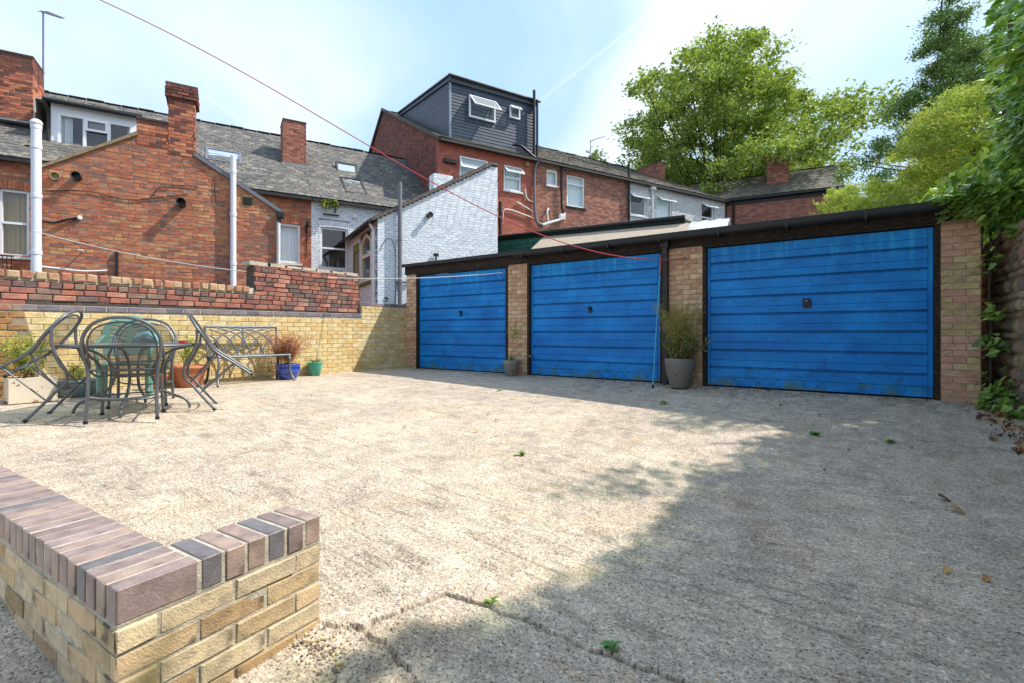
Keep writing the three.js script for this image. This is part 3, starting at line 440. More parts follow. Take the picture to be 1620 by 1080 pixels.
const soldier = (parent, x0, x1, y, z, pal, seed) => { const r = rngOf(seed), n = Math.round((x1 - x0) / 0.075), vs = brickVariants(0.065, 0.215, 0.03, 0.005, 0.002), items = []; for (let k = 0; k < n; k++) { const u = (k + 0.5) / n - 0.5; items.push({ g: vs[k % 5], k: Math.floor(r() * pal.length), w: 0.2, m: new THREE.Matrix4().compose(new THREE.Vector3(lerp(x0, x1, u + 0.5), y + 0.11 - u * u * 0.12, z + 0.004), new THREE.Quaternion().setFromAxisAngle(new THREE.Vector3(0, 0, 1), -u * 0.25), new THREE.Vector3((x1 - x0) / n / 0.075, 1, 1)) }); } addPieces(parent, items, { name: 'arch_brick', mats: pal, cap: 20 }); };

{ // ---------------- red brick house with the big gabled back extension
  const t = thing('brick_house', 'red brick terraced house with big gabled rear extension and white dormer', 'house', rowPos(0, 0), ROW.rot);
  const holes = [[-2.98, -2.42, 2.66, 4.32], [3.24, 3.88, 2.95, 4.19]];
  const wall = part('rear_wall', wallShape([[-7, BASE], [4.2, BASE], [4.2, EAVE], [-7, EAVE]], holes, 0.25, BF - 0.008), mat.mortarMid, t);
  const arches = [[-3.03, -2.37, 4.32, 4.56], [3.18, 3.94, 4.19, 4.44]];
  layBricks(wall, { y0: 1.5, y1: EAVE - 0.06, z: BF, spans: (y) => sub_([[-3.6, -1.36], [2.4, 4.2]], [...holes, ...arches], y), mats: P.red, seed: 101, cap: 120, proud: 0.008, tilt: 0.015, jit: 0.003 });
  soldier(wall, -3.03, -2.37, 4.33, BF, P.red.slice(0, 4), 3); soldier(wall, 3.18, 3.94, 4.20, BF, P.red.slice(0, 4), 4);
  windowPart(t, -2.98, -2.42, 2.66, 4.32, BF - 0.06, { transoms: [0.5], blind: mat.curtainTan }); windowPart(t, 3.24, 3.88, 2.95, 4.19, BF - 0.06, { blind: mat.blind, fw: 0.07 });
  // extension
  const gx0 = -1.36, gx1 = 2.91, yl = 4.06, yr = 3.81, ax = 0.50, ay = 5.30;
  const gable = part('gable_wall', wallShape([[gx0, BASE], [gx1, BASE], [gx1, yr], [ax, ay], [gx0, yl]], [], 0.25, -0.004), mat.mortarMid, t);
  part('side_wall', [span(gx0, gx0 + 0.22, BASE, yl - 0.02, BF + 0.001, -0.26), span(gx1 - 0.22, gx1, BASE, yr - 0.02, BF + 0.001, -0.26)], P.red[4], t);
  layBricks(gable, { y0: 1.38, y1: 5.6, wander: 0.05, headerEvery: 5, proud: 0.006, tilt: 0.014, jit: 0.0025, cham: 0.003, mats: P.red, seed: 111, cap: 300, joint: 0.014,
    spans: (y) => { const l = y < yl ? gx0 : gx0 + (y - yl) * (ax - gx0) / (ay - yl), rr = y < yr ? gx1 : gx1 - (y - yr) * (gx1 - ax) / (ay - yr); return rr - l > 0.1 ? [[l + 0.02, rr - 0.02]] : []; },
    pick: (x, y, r) => { const n = fbm(x / 8 + 0.4, y / 8 + 0.3, 10, 4, 131) + (r() - 0.5) * 0.3; return n < 0.36 ? 7 - Math.floor(r() * 3) : n > 0.64 ? [0, 3, 6, 9][Math.floor(r() * 4)] : Math.floor(r() * 9); } });
  const slope = (name, xa, ya, xb, yb, m, w, z0, z1) => { const L = Math.hypot(xb - xa, yb - ya) + 0.06, an = Math.atan2(yb - ya, xb - xa); const g = new THREE.BoxGeometry(L, w, z1 - z0); g.rotateZ(an); g.translate((xa + xb) / 2, (ya + yb) / 2, (z0 + z1) / 2); return part(name, metric(g), m, t); };
  slope('extension_roof', gx0 - 0.08, yl + 0.0, ax, ay + 0.03, P.slate[1], 0.05, -6, -0.02); slope('extension_roof', ax, ay + 0.03, gx1 + 0.12, yr - 0.04, P.slate[3], 0.05, -5.5, -0.02);
  slope('verge', gx0 - 0.06, yl - 0.01, 0.16, yl + (0.16 - gx0) * (ay - yl) / (ax - gx0) - 0.01, mat.stoneVerge, 0.055, -0.015, 0.045); slope('verge', 1.25, ay - (1.25 - ax) * (ay - yr) / (gx1 - ax) - 0.03, gx1 + 0.13, yr - 0.09, mat.greyPipe, 0.08, -0.015, 0.05);
  part('gutter', [rod([gx1 + 0.1, yr - 0.13, 0.06], [gx1 + 0.1, yr - 0.10, BF], 0.055), rod([gx1 + 0.04, yr - 0.16, 0.05], [gx1 + 0.04, 1.4, 0.05], 0.038)], mat.white, t);
  part('hopper', [rbox(0.16, 0.16, 0.14, 0.02, gx1 + 0.08, yr - 0.16, 0.06), rbox(0.09, 0.12, 0.09, 0.02, gx1 + 0.05, yr - 0.28, 0.06)], mat.black, t);
  chimney(t, 0.17, 0.722, 4.86, 5.44, -0.45, 0.010, { mats: [...P.red.slice(0, 6), ...P.redDark.slice(3, 6)], cap: 40, over: false, dark: 0.2 });
  chimney(t, 0.73, 1.235, 4.75, 6.34, -0.55, 0.012, { mats: [...P.red.slice(0, 6), ...P.redDark.slice(3, 6)], cap: 70, over: true, dark: 0.4 });
  // soil pipes with sockets
  const pipe = (x, z, y0, y1, r) => part('soil_pipe', [rod([x, y0, z], [x, y1, z], r, 16), ...[0.3, 0.62, 0.9].map((k) => rod([x, lerp(y0, y1, k) - 0.04, z], [x, lerp(y0, y1, k) + 0.04, z], r * 1.14, 16))], mat.whitePipe, t);
  pipe(-1.40, 0.12, 1.3, 4.80, 0.08); pipe(1.985, 0.075, 1.3, 4.90, 0.062);
  part('pipe_cowl', [rod([-1.40, 4.8, 0.12], [-1.40, 4.90, 0.12], 0.088, 16), new THREE.SphereGeometry(0.10, 14, 10, 0, Math.PI * 2, 0, Math.PI / 2).translate(-1.4, 4.90, 0.12)], mat.whitePipe, t);
  const stub = (name, x, y, r, m, l) => part(name, [new THREE.CylinderGeometry(r, r, l, 18, 1, true).rotateX(Math.PI / 2).translate(x, y, l / 2), new THREE.TorusGeometry(r, 0.012, 6, 18).translate(x, y, l), new THREE.CircleGeometry(r, 18).translate(x, y, l * 0.4)], m, t);
  stub('flue', -1.14, 3.93, 0.075, mat.stoneVerge, 0.05); stub('flue', -0.80, 3.97, 0.075, mat.black, 0.16); stub('flue', 0.98, 3.66, 0.085, mat.black, 0.22);
  part('air_vent', [span(2.18, 2.38, 3.82, 4.0, 0.004, 0.02), ...[0, 1, 2, 3].map((k) => span(2.19, 2.37, 3.84 + k * 0.042, 3.855 + k * 0.042, 0.02, 0.032))], M('#2c3a2e'), t);
  part('waste_pipe', tube([[-0.8, 3.13, 0.03], [-1.0, 3.05, 0.06], [-1.15, 2.98, 0.07], [-1.38, 3.0, 0.1]], 0.024, 20), mat.black, t); part('pipe_end', rod([-0.8, 3.13, 0.0], [-0.75, 3.14, 0.05], 0.04, 10), mat.white, t);
  part('waste_pipe', tube([[-0.32, 2.07, 0.03], [-0.7, 2.03, 0.07], [-1.1, 2.06, 0.07], [-1.38, 2.08, 0.1]], 0.02, 20), mat.white, t);
  part('post', span(-0.19, -0.14, 1.5, 2.50, 0.01, 0.05), mat.black, t);
  part('hook', [rod([-0.72, 2.44, 0], [-0.72, 2.45, 0.2], 0.012), rod([-0.76, 2.45, 0.19], [-0.68, 2.45, 0.19], 0.012)], mat.white, t);
  part('old_cable', [tube([[-1.3, 3.62, 0.02], [-0.6, 3.70, 0.02], [0.0, 3.62, 0.02], [0.6, 3.75, 0.02], [1.1, 3.9, 0.02]], 0.008, 30, 5), tube([[0.45, 3.75, 0.02], [0.55, 3.95, 0.025], [0.75, 4.0, 0.02], [0.8, 4.05, 0.02], [1.3, 4.1, 0.02]], 0.007, 30, 5), tube([[1.6, 4.35, 0.015], [1.62, 3.9, 0.02], [1.65, 3.75, 0.02], [1.8, 3.73, 0.02]], 0.008, 30, 5)], mat.black, t);
  part('floodlight', [rbox(0.1, 0.18, 0.12, 0.03, -2.06, 2.72, BF + 0.1), rod([-2.06, 2.8, BF], [-2.06, 2.8, BF + 0.1], 0.02)], mat.white, t);
  part('balcony_rail', [...[0, 1, 2, 3, 4, 5, 6].map((k) => rod([-3.1 + k * 0.075, 2.05, BF + 0.35], [-3.1 + k * 0.075, 2.62, BF + 0.35], 0.009, 6)), rod([-3.2, 2.62, BF + 0.35], [-2.6, 2.62, BF + 0.35], 0.016)], mat.black, t);
  part('gutter', [span(-7, gx0 - 0.1, EAVE - 0.13, EAVE - 0.04, BF + 0.13, BF + 0.22), span(2.4, 4.18, EAVE - 0.14, EAVE - 0.05, BF + 0.13, BF + 0.22)], mat.gutter, t);
  part('downpipe', [rod([-2.02, EAVE - 0.2, BF + 0.16], [-1.92, EAVE - 0.55, BF + 0.06], 0.05), rod([-1.92, EAVE - 0.55, BF + 0.06], [-1.92, 1.2, BF + 0.06], 0.05)], mat.gutter, t);
  // main roof
  const dx0 = -2.22, dx1 = -0.38, dz = -4.35;
  const deck = roofBlock(t, -7, 4.2, EAVE, BF + 0.16, RIDGE, RB, { seed: 121, cap: 300, back: true, skip: (x, y, z) => (x > dx0 && x < dx1 && z < dz + 0.05 && y < 6.95) || (x > -3.9 && x < -2.75 && z < -5 && z > -5.7) });
  // dormer
  const dm = sub('dormer', t);
  part('cheek', [span(dx0, dx0 + 0.05, 5.55, 6.95, -6.3, dz), span(dx1 - 0.05, dx1, 5.55, 6.95, -6.3, dz)], M('#7a3a30'), dm);
  part('dormer_front', wallShape([[dx0, 5.6], [dx1, 5.6], [dx1, 6.95], [dx0, 6.95]], [[dx0 + 0.14, dx1 - 0.08, 5.72, 6.72]], 0.06, dz + 0.001), mat.upvc, dm);
  part('dormer_roof', [span(dx0 - 0.12, dx1 + 0.14, 6.951, 7.03, -6.6, dz + 0.16)], mat.gutter, dm); part('dormer_gutter', rod([dx0 - 0.12, 6.96, dz + 0.21], [dx1 + 0.16, 6.93, dz + 0.21], 0.05), mat.gutter, dm); part('dormer_downpipe', tube([[dx0 - 0.06, 6.93, dz + 0.2], [dx0 - 0.05, 6.75, dz + 0.12], [dx0 - 0.04, 6.6, dz + 0.05], [dx0 - 0.04, 5.8, dz + 0.03]], 0.035), mat.black, dm);
  part('apron', span(dx0 - 0.03, dx1 + 0.03, 5.56, 5.6, dz - 0.1, dz + 0.08), mat.upvc, dm);
  const wx0 = dx0 + 0.14, wx1 = dx1 - 0.08, dw = windowPart(t, wx0, wx1, 5.72, 6.72, dz + 0.03, { name: 'dormer_window', bars: [0.345, 0.67], sill: false, fw: 0.07 });
  { const p = lerp(wx0, wx1, 0.36), q = lerp(wx0, wx1, 0.655); part('casement', [span(p, q, 6.34, 6.40, dz + 0.035, dz + 0.075), span(p, q, 6.61, 6.66, dz + 0.035, dz + 0.075), span(p, p + 0.05, 6.40, 6.61, dz + 0.035, dz + 0.075), span(q - 0.05, q, 6.40, 6.61, dz + 0.035, dz + 0.075)], mat.upvc, dw); } part('casement_pane', span(lerp(wx0, wx1, 0.37), lerp(wx0, wx1, 0.645), 6.41, 6.60, dz + 0.05, dz + 0.055), mat.glass, dw);
  part('curtain', folds(wx0 + 0.05, wx0 + 0.28, 5.75, 6.7, dz - 0.16, dz - 0.09), mat.curtain, dw); part('curtain', folds(wx1 - 0.14, wx1 - 0.03, 5.75, 6.7, dz - 0.16, dz - 0.09), mat.curtain, dw);
  // roof window
  const rw = sub('roof_window', t, 1.78, roofY(-5.05) + 0.06, -5.05); rw.rotation.x = -(Math.PI / 2 - Math.atan2(RIDGE - EAVE, BF - RB));
  part('frame', [span(-0.5, 0.5, 0.40, 0.47, -0.02, 0.06), span(-0.5, 0.5, -0.47, -0.40, -0.02, 0.06), span(-0.5, -0.43, -0.4, 0.4, -0.02, 0.06), span(0.43, 0.5, -0.4, 0.4, -0.02, 0.06)], mat.greyPipe, rw); part('pane', span(-0.43, 0.43, -0.4, 0.4, 0.0, 0.03), M('#b9cbdb', { roughness: 0.06, metalness: 0.4 }), rw);
  part('roof_vent', [box(0.22, 0.07, 0.16, 0.78, roofY(-5.9) + 0.06, -5.85), box(0.3, 0.02, 0.3, -2.45, roofY(-4.0) + 0.05, -4.0)], mat.gutter, t);
  chimney(t, -4.1, -2.73, 6.2, 8.35, -5.95, -5.0, { mats: [...P.red.slice(0, 9), ...P.redDark.slice(3, 6)], cap: 150, over: false, dark: 0.5 });
  part('chimney_flashing', [box(1.5, 0.05, 0.34, -3.42, 6.43, -4.86, 0), span(-2.73, -2.70, 6.35, 6.75, -5.2, -4.98)], mat.lead, t);
}
{ // ---------------- pale blue painted house with lean-to gabled extension
  const c = 4.2, t = thing('painted_house', 'pale blue painted brick terraced house with single-pitch rear extension', 'house', rowPos(c, 0), ROW.rot), A = (a) => a - c;
  const holes = [[A(4.48), A(5.34), 2.85, 4.20]];
  const wall = part('rear_wall', wallShape([[0.002, BASE], [A(8.55), BASE], [A(8.55), EAVE], [0.002, EAVE]], holes, 0.25, BF - 0.006), mat.mortarBlue, t);
  layBricks(wall, { y0: 2.0, y1: EAVE - 0.06, z: BF, spans: (y) => sub_([[0.0, A(7.4)]], [...holes, [A(4.42), A(5.40), 4.2, 4.44]], y), mats: P.blue, seed: 141, cap: 160, proud: 0.005, joint: 0.008 });
  soldier(wall, A(4.42), A(5.40), 4.21, BF, P.blue, 9);
  windowPart(t, A(4.48), A(5.34), 2.85, 4.20, BF - 0.06, { transoms: [0.5], blind: mat.room, sillMat: mat.white });
  const e0 = A(5.39), e1 = A(9.12), ye = 3.86, s = 0.582, yt = ye + s * (e1 - e0 - 0.25);
  const gable = part('gable_wall', wallShape([[e0, BASE], [e1, BASE], [e1, yt + 0.02], [e1 - 0.25, yt], [e0, ye]], [], 0.25, -0.004), mat.mortarBlue, t);
  layBricks(gable, { y0: 1.1, y1: 6, spans: (y) => [[y < ye ? e0 : Math.min(e1, e0 + (y - ye) / s + 0.03), e1]].filter(([a, b]) => y < yt && b - a > 0.1), mats: P.blue, seed: 151, cap: 300, proud: 0.003, tilt: 0.008, joint: 0.007, jit: 0.0012, cham: 0.002 });
  // side wall facing left: its own frame, x towards the yard
  const side = sub('side_wall', t, e0, 0, 0, -Math.PI / 2), sh = [[-1.95, -0.75, 2.25, 3.72], [-2.9, -2.1, 1.2, 3.55]];
  part('mortar', wallShape([[BF, BASE], [-0.03, BASE], [-0.03, ye], [BF, ye]], sh, 0.2, -0.006), mat.mortarBlue, side);
  layBricks(side, { y0: 1.2, y1: ye - 0.02, spans: (y) => sub_([[BF + 0.01, -0.034]], sh, y), mats: P.blue, seed: 157, cap: 0, proud: 0.004 });
  { const w = sub('side_window', t, e0, 0, 0, -Math.PI / 2), sp = new THREE.Shape(); sp.moveTo(-1.95, 2.25); sp.lineTo(-0.75, 2.25); sp.lineTo(-0.75, 3.4); sp.quadraticCurveTo(-1.35, 3.95, -1.95, 3.4); sp.lineTo(-1.95, 2.25); const h = new THREE.Path(); h.moveTo(-1.85, 2.35); h.lineTo(-1.85, 2.98); h.lineTo(-0.85, 2.98); h.lineTo(-0.85, 2.35); sp.holes.push(h); const h2 = new THREE.Path(); h2.moveTo(-1.85, 3.08); h2.lineTo(-1.85, 3.36); h2.quadraticCurveTo(-1.35, 3.78, -0.85, 3.36); h2.lineTo(-0.85, 3.08); sp.holes.push(h2); part('frame', metric(new THREE.ExtrudeGeometry(sp, { depth: 0.06, bevelEnabled: false }).translate(0, 0, -0.07)), M('#d9d2b8'), w); part('pane', span(-1.9, -0.8, 2.3, 3.62, -0.075, -0.071), mat.glass, w); part('room', roomBox(-1.9, -0.8, 2.3, 3.4, -0.22, 1.6), mat.room, w); part('sill', span(-2.0, -0.7, 2.15, 2.24, -0.05, 0.06), M('#5d6a34'), w); }
  { const d = sub('door', t, e0, 0, 0, -Math.PI / 2); part('frame', [span(-2.9, -2.84, 1.2, 3.55, -0.08, 0.01), span(-2.16, -2.1, 1.2, 3.55, -0.08, 0.01), span(-2.84, -2.16, 3.3, 3.55, -0.08, 0.01)], M('#77803a'), d); part('leaf', span(-2.84, -2.16, 1.2, 3.3, -0.08, -0.03), M('#8a7f78'), d); part('handle', rod([-2.3, 2.1, -0.02], [-2.2, 2.1, 0.03], 0.02), mat.black, d); }
  // roof of the extension
  { const sp = new THREE.Shape([[e0 - 0.2, ye - 0.09], [e1 - 0.25, yt + 0.05], [e1, yt + 0.06], [e1, yt + 0.14], [e1 - 0.28, yt + 0.13], [e0 - 0.22, ye - 0.02]].map(([x, y]) => new THREE.Vector2(x, y))); const g = new THREE.ExtrudeGeometry(sp, { depth: -BF + 0.05, bevelEnabled: false }); g.translate(0, 0, BF); part('extension_roof', metric(g), P.slate[3], t); }
  part('verge_board', (() => { const L = Math.hypot(e1 - 0.3 - e0 + 0.2, yt - ye + 0.1), g = new THREE.BoxGeometry(L, 0.05, 0.03); g.rotateZ(Math.atan2(yt - ye + 0.1, e1 - e0 - 0.1)); g.translate((e0 + e1) / 2 - 0.22, (ye + yt) / 2 - 0.01, 0.07); return metric(g); })(), M('#8f7c74', { map: woodMap }), t);
  part('gutter', rod([e0 - 0.24, ye - 0.1, 0.06], [e0 - 0.24, ye - 0.1, BF], 0.05), mat.gutter, t);
  part('downpipe', [rod([e0 - 0.2, ye - 0.14, -0.1], [e0 - 0.09, ye - 0.3, -0.1], 0.034), rod([e0 - 0.09, ye - 0.28, -0.1], [e0 - 0.09, 1.1, -0.1], 0.034)], mat.white, t);
  part('soil_pipe', [rod([A(5.98), 1.0, 0.09], [A(5.98), 4.92, 0.09], 0.06, 16), rod([A(5.98), 3.3, 0.09], [A(5.98), 3.42, 0.09], 0.068, 16), rod([A(5.98), 2.12, 0.09], [A(5.98), 2.2, 0.09], 0.072, 16), rod([A(5.9), 2.16, 0.05], [A(6.3), 2.18, 0.05], 0.03)], mat.greyPipe, t);
  const st = sub('stub_stack', t); part('core', span(A(7.12), A(7.72), 4.6, 5.47, -0.65, -0.27), P.blue[0], st); layBricks(st, { y0: 4.65, y1: 5.47, z: -0.26, spans: () => [[A(7.12), A(7.72)]], mats: P.blue, seed: 9, cap: 0 });
  part('flue', [new THREE.CylinderGeometry(0.07, 0.07, 0.16, 18).rotateX(Math.PI / 2).translate(A(6.85), 4.12, 0.08), new THREE.TorusGeometry(0.07, 0.014, 6, 18).translate(A(6.85), 4.12, 0.16)], mat.black, t);
  part('vent_pipe', [rod([A(7.05), 2.3, 0.08], [A(7.05), 2.98, 0.08], 0.025), rbox(0.14, 0.09, 0.1, 0.02, A(7.05), 3.0, 0.08)], mat.black, t); part('tap', [rod([A(5.62), 1.62, 0.0], [A(5.62), 1.66, 0.12], 0.018), rbox(0.1, 0.05, 0.05, 0.01, A(5.6), 1.7, 0.1), rod([A(6.0), 1.5, 0.1], [A(6.3), 1.62, 0.1], 0.02)], mat.black, t);
  part('old_cable', [tube([[A(5.45), 3.0, 0.02], [A(5.6), 3.3, 0.02], [A(5.75), 3.35, 0.02], [A(5.86), 3.1, 0.03], [A(5.86), 1.3, 0.03]], 0.008, 40, 5), tube([[A(6.45), 2.25, 0.02], [A(6.55), 2.55, 0.02], [A(6.62), 2.7, 0.02], [A(6.66), 2.5, 0.02]], 0.007, 30, 5)], mat.black, t);
  part('extractor', [rbox(0.16, 0.16, 0.06, 0.01, A(5.56), 4.66, BF + 0.03), span(A(5.52), A(5.60), 4.62, 4.70, BF + 0.06, BF + 0.066)], mat.white, t);
  part('wall_lamp', [rbox(0.09, 0.14, 0.12, 0.02, A(4.07), 4.22, BF + 0.12), rod([A(4.05), 3.95, BF], [A(4.05), 4.15, BF + 0.1], 0.03), rod([A(4.06), 3.2, BF + 0.015], [A(4.06), 3.95, BF + 0.015], 0.01)], mat.black, t);
  part('bracket', [span(A(4.55), A(5.05), 4.60, 4.625, BF + 0.01, BF + 0.1), span(A(4.92), A(4.95), 4.7, 4.98, BF + 0.01, BF + 0.06), span(A(4.88), A(5.05), 4.9, 4.92, BF + 0.06, BF + 0.1)], mat.black, t);
  part('eave_gutter', span(0.01, A(7.4), EAVE - 0.14, EAVE - 0.06, BF + 0.13, BF + 0.21), mat.gutter, t);
  roofBlock(t, 0.002, A(8.54), EAVE, BF + 0.16, RIDGE, RB, { seed: 161, cap: 260, back: true, skip: (x, y, z) => x > A(3.5) && x < A(4.3) && z < -5.2 && z > -6 });
  chimney(t, A(3.53), A(4.28), 6.3, 8.15, -6.05, -5.2, { mats: P.house, cap: 120, over: false, dark: 0.1, bottom: 6.6, flash: 6.52 });
  part('gutter_plant', (() => { const r = rngOf(5), g = []; for (let k = 0; k < 90; k++) { const q = new THREE.PlaneGeometry(0.05, 0.08); q.rotateX(r() * 3); q.rotateY(r() * 6); q.translate(A(4.72) + (r() - 0.5) * 0.5, EAVE - 0.05 - r() * 0.28, BF + 0.2 + r() * 0.15); g.push(q); } return g; })(), new THREE.MeshStandardMaterial({ color: C('#7d8f2c'), side: THREE.DoubleSide }), t);
  const an = -(Math.PI / 2 - Math.atan2(RIDGE - EAVE, BF - RB));
  for (const [b, hh, op] of [[-5.45, 0.36, 0.4], [-4.38, 0.62, 0]]) { const rw = sub('roof_window', t, A(5.72), roofY(b) + 0.07, b); rw.rotation.x = an + op; part('frame', [span(-0.38, 0.38, hh - 0.06, hh, -0.04, 0.06), span(-0.38, 0.38, -hh, -hh + 0.06, -0.04, 0.06), span(-0.38, -0.32, -hh + 0.06, hh - 0.06, -0.04, 0.06), span(0.32, 0.38, -hh + 0.06, hh - 0.06, -0.04, 0.06)], mat.gutter, rw); part('pane', span(-0.32, 0.32, -hh + 0.06, hh - 0.06, 0.0, 0.03), M('#b5c4c4', { roughness: 0.08, metalness: 0.35 }), rw); }
  part('gable_flashing', (() => { const g = []; for (let k = 0; k < 14; k++) { const b = BF - 0.1 - k * 0.27; g.push(span(A(8.44), A(8.535), roofY(b) - 0.02, roofY(b) + 0.14, b - 0.26, b)); } return g; })(), M('#4d6f88', { roughness: 0.5 }), t);
}
// ---------------- the taller row: three houses and a wing
const E2 = 7.9, R2 = 11.75, B2 = -10.68, roof2 = (b) => E2 + (BF - b) * (R2 - E2) / (BF - B2);
function tallHouse(name, label, a0, a1, pal, mortar, wins, seed, y0 = 4.4) {
  const t = thing(name, label, 'house', rowPos(a0, 0), ROW.rot, undefined), A = (a) => a - a0, holes = wins.map(([p, q, l, h]) => [A(p), A(q), l, h]);
  const wall = part('rear_wall', wallShape([[0.002, BASE], [A(a1), BASE], [A(a1), E2 - 0.02], [0.002, E2 - 0.02]], holes, 0.25, BF - 0.006), mortar, t);
  layBricks(wall, { y0, y1: E2 - 0.1, z: BF, spans: (y) => sub_([[0.0, A(a1)]], holes, y), mats: pal, seed, cap: 0, proud: 0.006 });
  wins.forEach(([p, q, l, h, o]) => windowPart(t, A(p), A(q), l, h, BF - 0.04, { fw: 0.07, ...o }));
  roofBlock(t, 0.002, A(a1) - 0.002, E2, BF + 0.2, R2, B2, { seed: seed + 1, cap: 0, back: true, mats: P.slateMoss, width: 0.3, exposed: 0.22, skip: name === 'dormer_house' ? (x, y, z) => x > 0.7 && x < 4.2 && z < -3.9 && z > -8.4 : undefined });
  part('eave_gutter', [span(0.0, A(a1), E2 - 0.15, E2 - 0.06, BF + 0.17, BF + 0.27), span(0.0, A(a1), E2 - 0.1, E2 - 0.02, BF + 0.001, BF + 0.165)], mat.gutter, t);
  return { t, A };
}
{
  const { t, A } = tallHouse('dormer_house', 'tall red painted brick house with a large slate-blue clad dormer', 8.55, 12.9, P.redPaint, M('#bd6a54', { map: mortarMap }), [
    [9.41, 10.6, 6.55, 7.43, { blind: mat.blind, open: [0.45, 0.97, 0.35] }], [11.33, 12.15, 6.43, 7.41, { blind: mat.blind, transoms: [0.55], open: [0.55, 0.98, 0.75] }]], 171);
  // gable side wall facing left
  const side = sub('gable_wall', t, 0.004, 0, 0, -Math.PI / 2), back = 2 * B2 - BF;
  part('mortar', wallShape([[back, BASE], [BF - 0.03, BASE], [BF - 0.03, E2], [B2, R2], [back, E2]], [], 0.25, -0.006), mat.mortarDark, side);
  layBricks(side, { y0: 4.9, y1: R2, spans: (y) => { const k = Math.max(0, (y - E2) / (R2 - E2)), l = lerp(back, B2, k), r = lerp(BF - 0.034, B2, k); return [[Math.max(l, -15), r]].filter(([p, q]) => q - p > 0.1); }, mats: P.redDark, seed: 177, cap: 0, proud: 0.01, skip: (x, y) => x < BF && x > -11.3 && y < roofY(Math.max(x, RB)) - (x < RB ? (RB - x) * 0.8 : 0) - 0.2 });
  part('verge', (() => { const L = Math.hypot(R2 - E2, BF - B2), g = new THREE.BoxGeometry(L + 0.3, 0.13, 0.10); g.rotateZ(-Math.atan2(R2 - E2, BF - B2)); g.translate((BF + B2) / 2 + 0.1, (E2 + R2) / 2 + 0.0, 0.05); const h = new THREE.BoxGeometry(L, 0.13, 0.10); h.rotateZ(Math.atan2(R2 - E2, BF - B2)); h.translate((back + B2) / 2, (E2 + R2) / 2, 0.05); return [metric(g), metric(h)]; })(), mat.ridgeTile, t).applyMatrix4(new THREE.Matrix4().makeRotationY(-Math.PI / 2));
  // dormer: boards one by one
  const d = sub('clad_dormer', t), d0 = A(9.14), d1 = A(12.95), zf = -3.75, zb = -9.7, yb0 = 8.02, yF = 10.38, yB = 11.35;
  const slateBlue = ['#3c4f61', '#384a5b', '#415466', '#3e5163'].map((c) => M(c, { roughness: 0.45, map: metalMap }));
  { const sp = new THREE.Shape([[zf, 7.8], [zf, yF], [zb, yB], [zb, roof2(zb) - 0.3]].map(([z, y]) => new THREE.Vector2(-z, y))); const g = new THREE.ExtrudeGeometry(sp, { depth: d1 - d0, bevelEnabled: false }); g.rotateY(Math.PI / 2); g.translate(d0, 0, 0); part('dormer_core', metric(g), slateBlue[1], d); }
  for (let k = 0; k < 19; k++) { const y = yb0 + k * 0.125; if (y > yF - 0.2) break; const g = new THREE.BoxGeometry(d1 - d0, 0.118, 0.02); g.rotateX(-0.10); g.translate((d0 + d1) / 2, y + 0.06, zf + 0.018); part('board', metric(g), slateBlue[k % 4], d); }
  for (let k = 0; k < 28; k++) { const y = yb0 + k * 0.125, yy = y + 0.06; const za = zf, zz = Math.max(zb, BF - (yy - E2) * (BF - B2) / (R2 - E2) - 0.1), zt = yy > yF - 0.05 ? zf - (yy - yF + 0.05) / (yB - yF) * (zf - zb) : za; if (zt - zz < 0.15) continue; const g = new THREE.BoxGeometry(0.02, 0.118, zt - zz); g.rotateZ(-0.10); g.translate(d0 - 0.014, yy, (zt + zz) / 2); part('board', metric(g), slateBlue[(k + 1) % 4], d); }
  part('corner_trim', span(d0 - 0.035, d0 + 0.03, yb0 - 0.03, yF, zf - 0.03, zf + 0.045), M('#8d9aa3'), d);
  { const L = Math.hypot(zf - zb, yB - yF), an = Math.atan2(yB - yF, zf - zb), mk = (w, h, x) => { const g = new THREE.BoxGeometry(w, h, L + 0.3); g.rotateX(an); g.translate(x, (yF + yB) / 2 + h / 2 - 0.12, (zf + zb) / 2); return metric(g); }; part('dormer_roof', [mk(d1 - d0 + 0.3, 0.06, (d0 + d1) / 2)], mat.gutter, d).position.y = 0.13; part('side_fascia', mk(0.05, 0.22, d0 - 0.06), M('#3f5160', { roughness: 0.5 }), d); part('front_fascia', span(d0 - 0.1, d1 + 0.14, yF - 0.16, yF + 0.12, zf + 0.04, zf + 0.10), M('#37424a', { roughness: 0.5 }), d); part('front_gutter', rod([d0 - 0.1, yF + 0.06, zf + 0.15], [d1 + 0.2, yF + 0.02, zf + 0.15], 0.05), mat.gutter, d); }
  part('flashing', (() => { const g = new THREE.BoxGeometry(d1 - d0 + 0.2, 0.02, 0.5); g.rotateX(0.4); g.translate((d0 + d1) / 2, 7.98, zf + 0.22); return metric(g); })(), M('#c4c7c2'), d);
  windowPart(t, A(9.9), A(11.05), 9.08, 9.92, zf + 0.10, { name: 'dormer_window', blind: mat.curtain, fw: 0.06, open: [0.1, 0.95, 0.75], sill: false });
  windowPart(t, A(11.72), A(12.2), 9.46, 9.95, zf + 0.10, { name: 'dormer_window', blind: mat.blind, fw: 0.05, open: [0.5, 0.95, 0.8], sill: false });
  part('soil_pipe', [rod([A(12.78), 8.0, zf + 0.25], [A(12.78), 10.75, zf + 0.25], 0.06, 12), rod([A(12.95), 7.6, zf + 0.22], [A(12.95), 10.4, zf + 0.22], 0.05, 12), tube([[A(11.8), 8.35, zf + 0.15], [A(12.1), 8.3, zf + 0.3], [A(12.6), 7.95, zf + 0.42], [A(12.9), 7.85, zf + 0.42]], 0.06, 20)], mat.black, t);
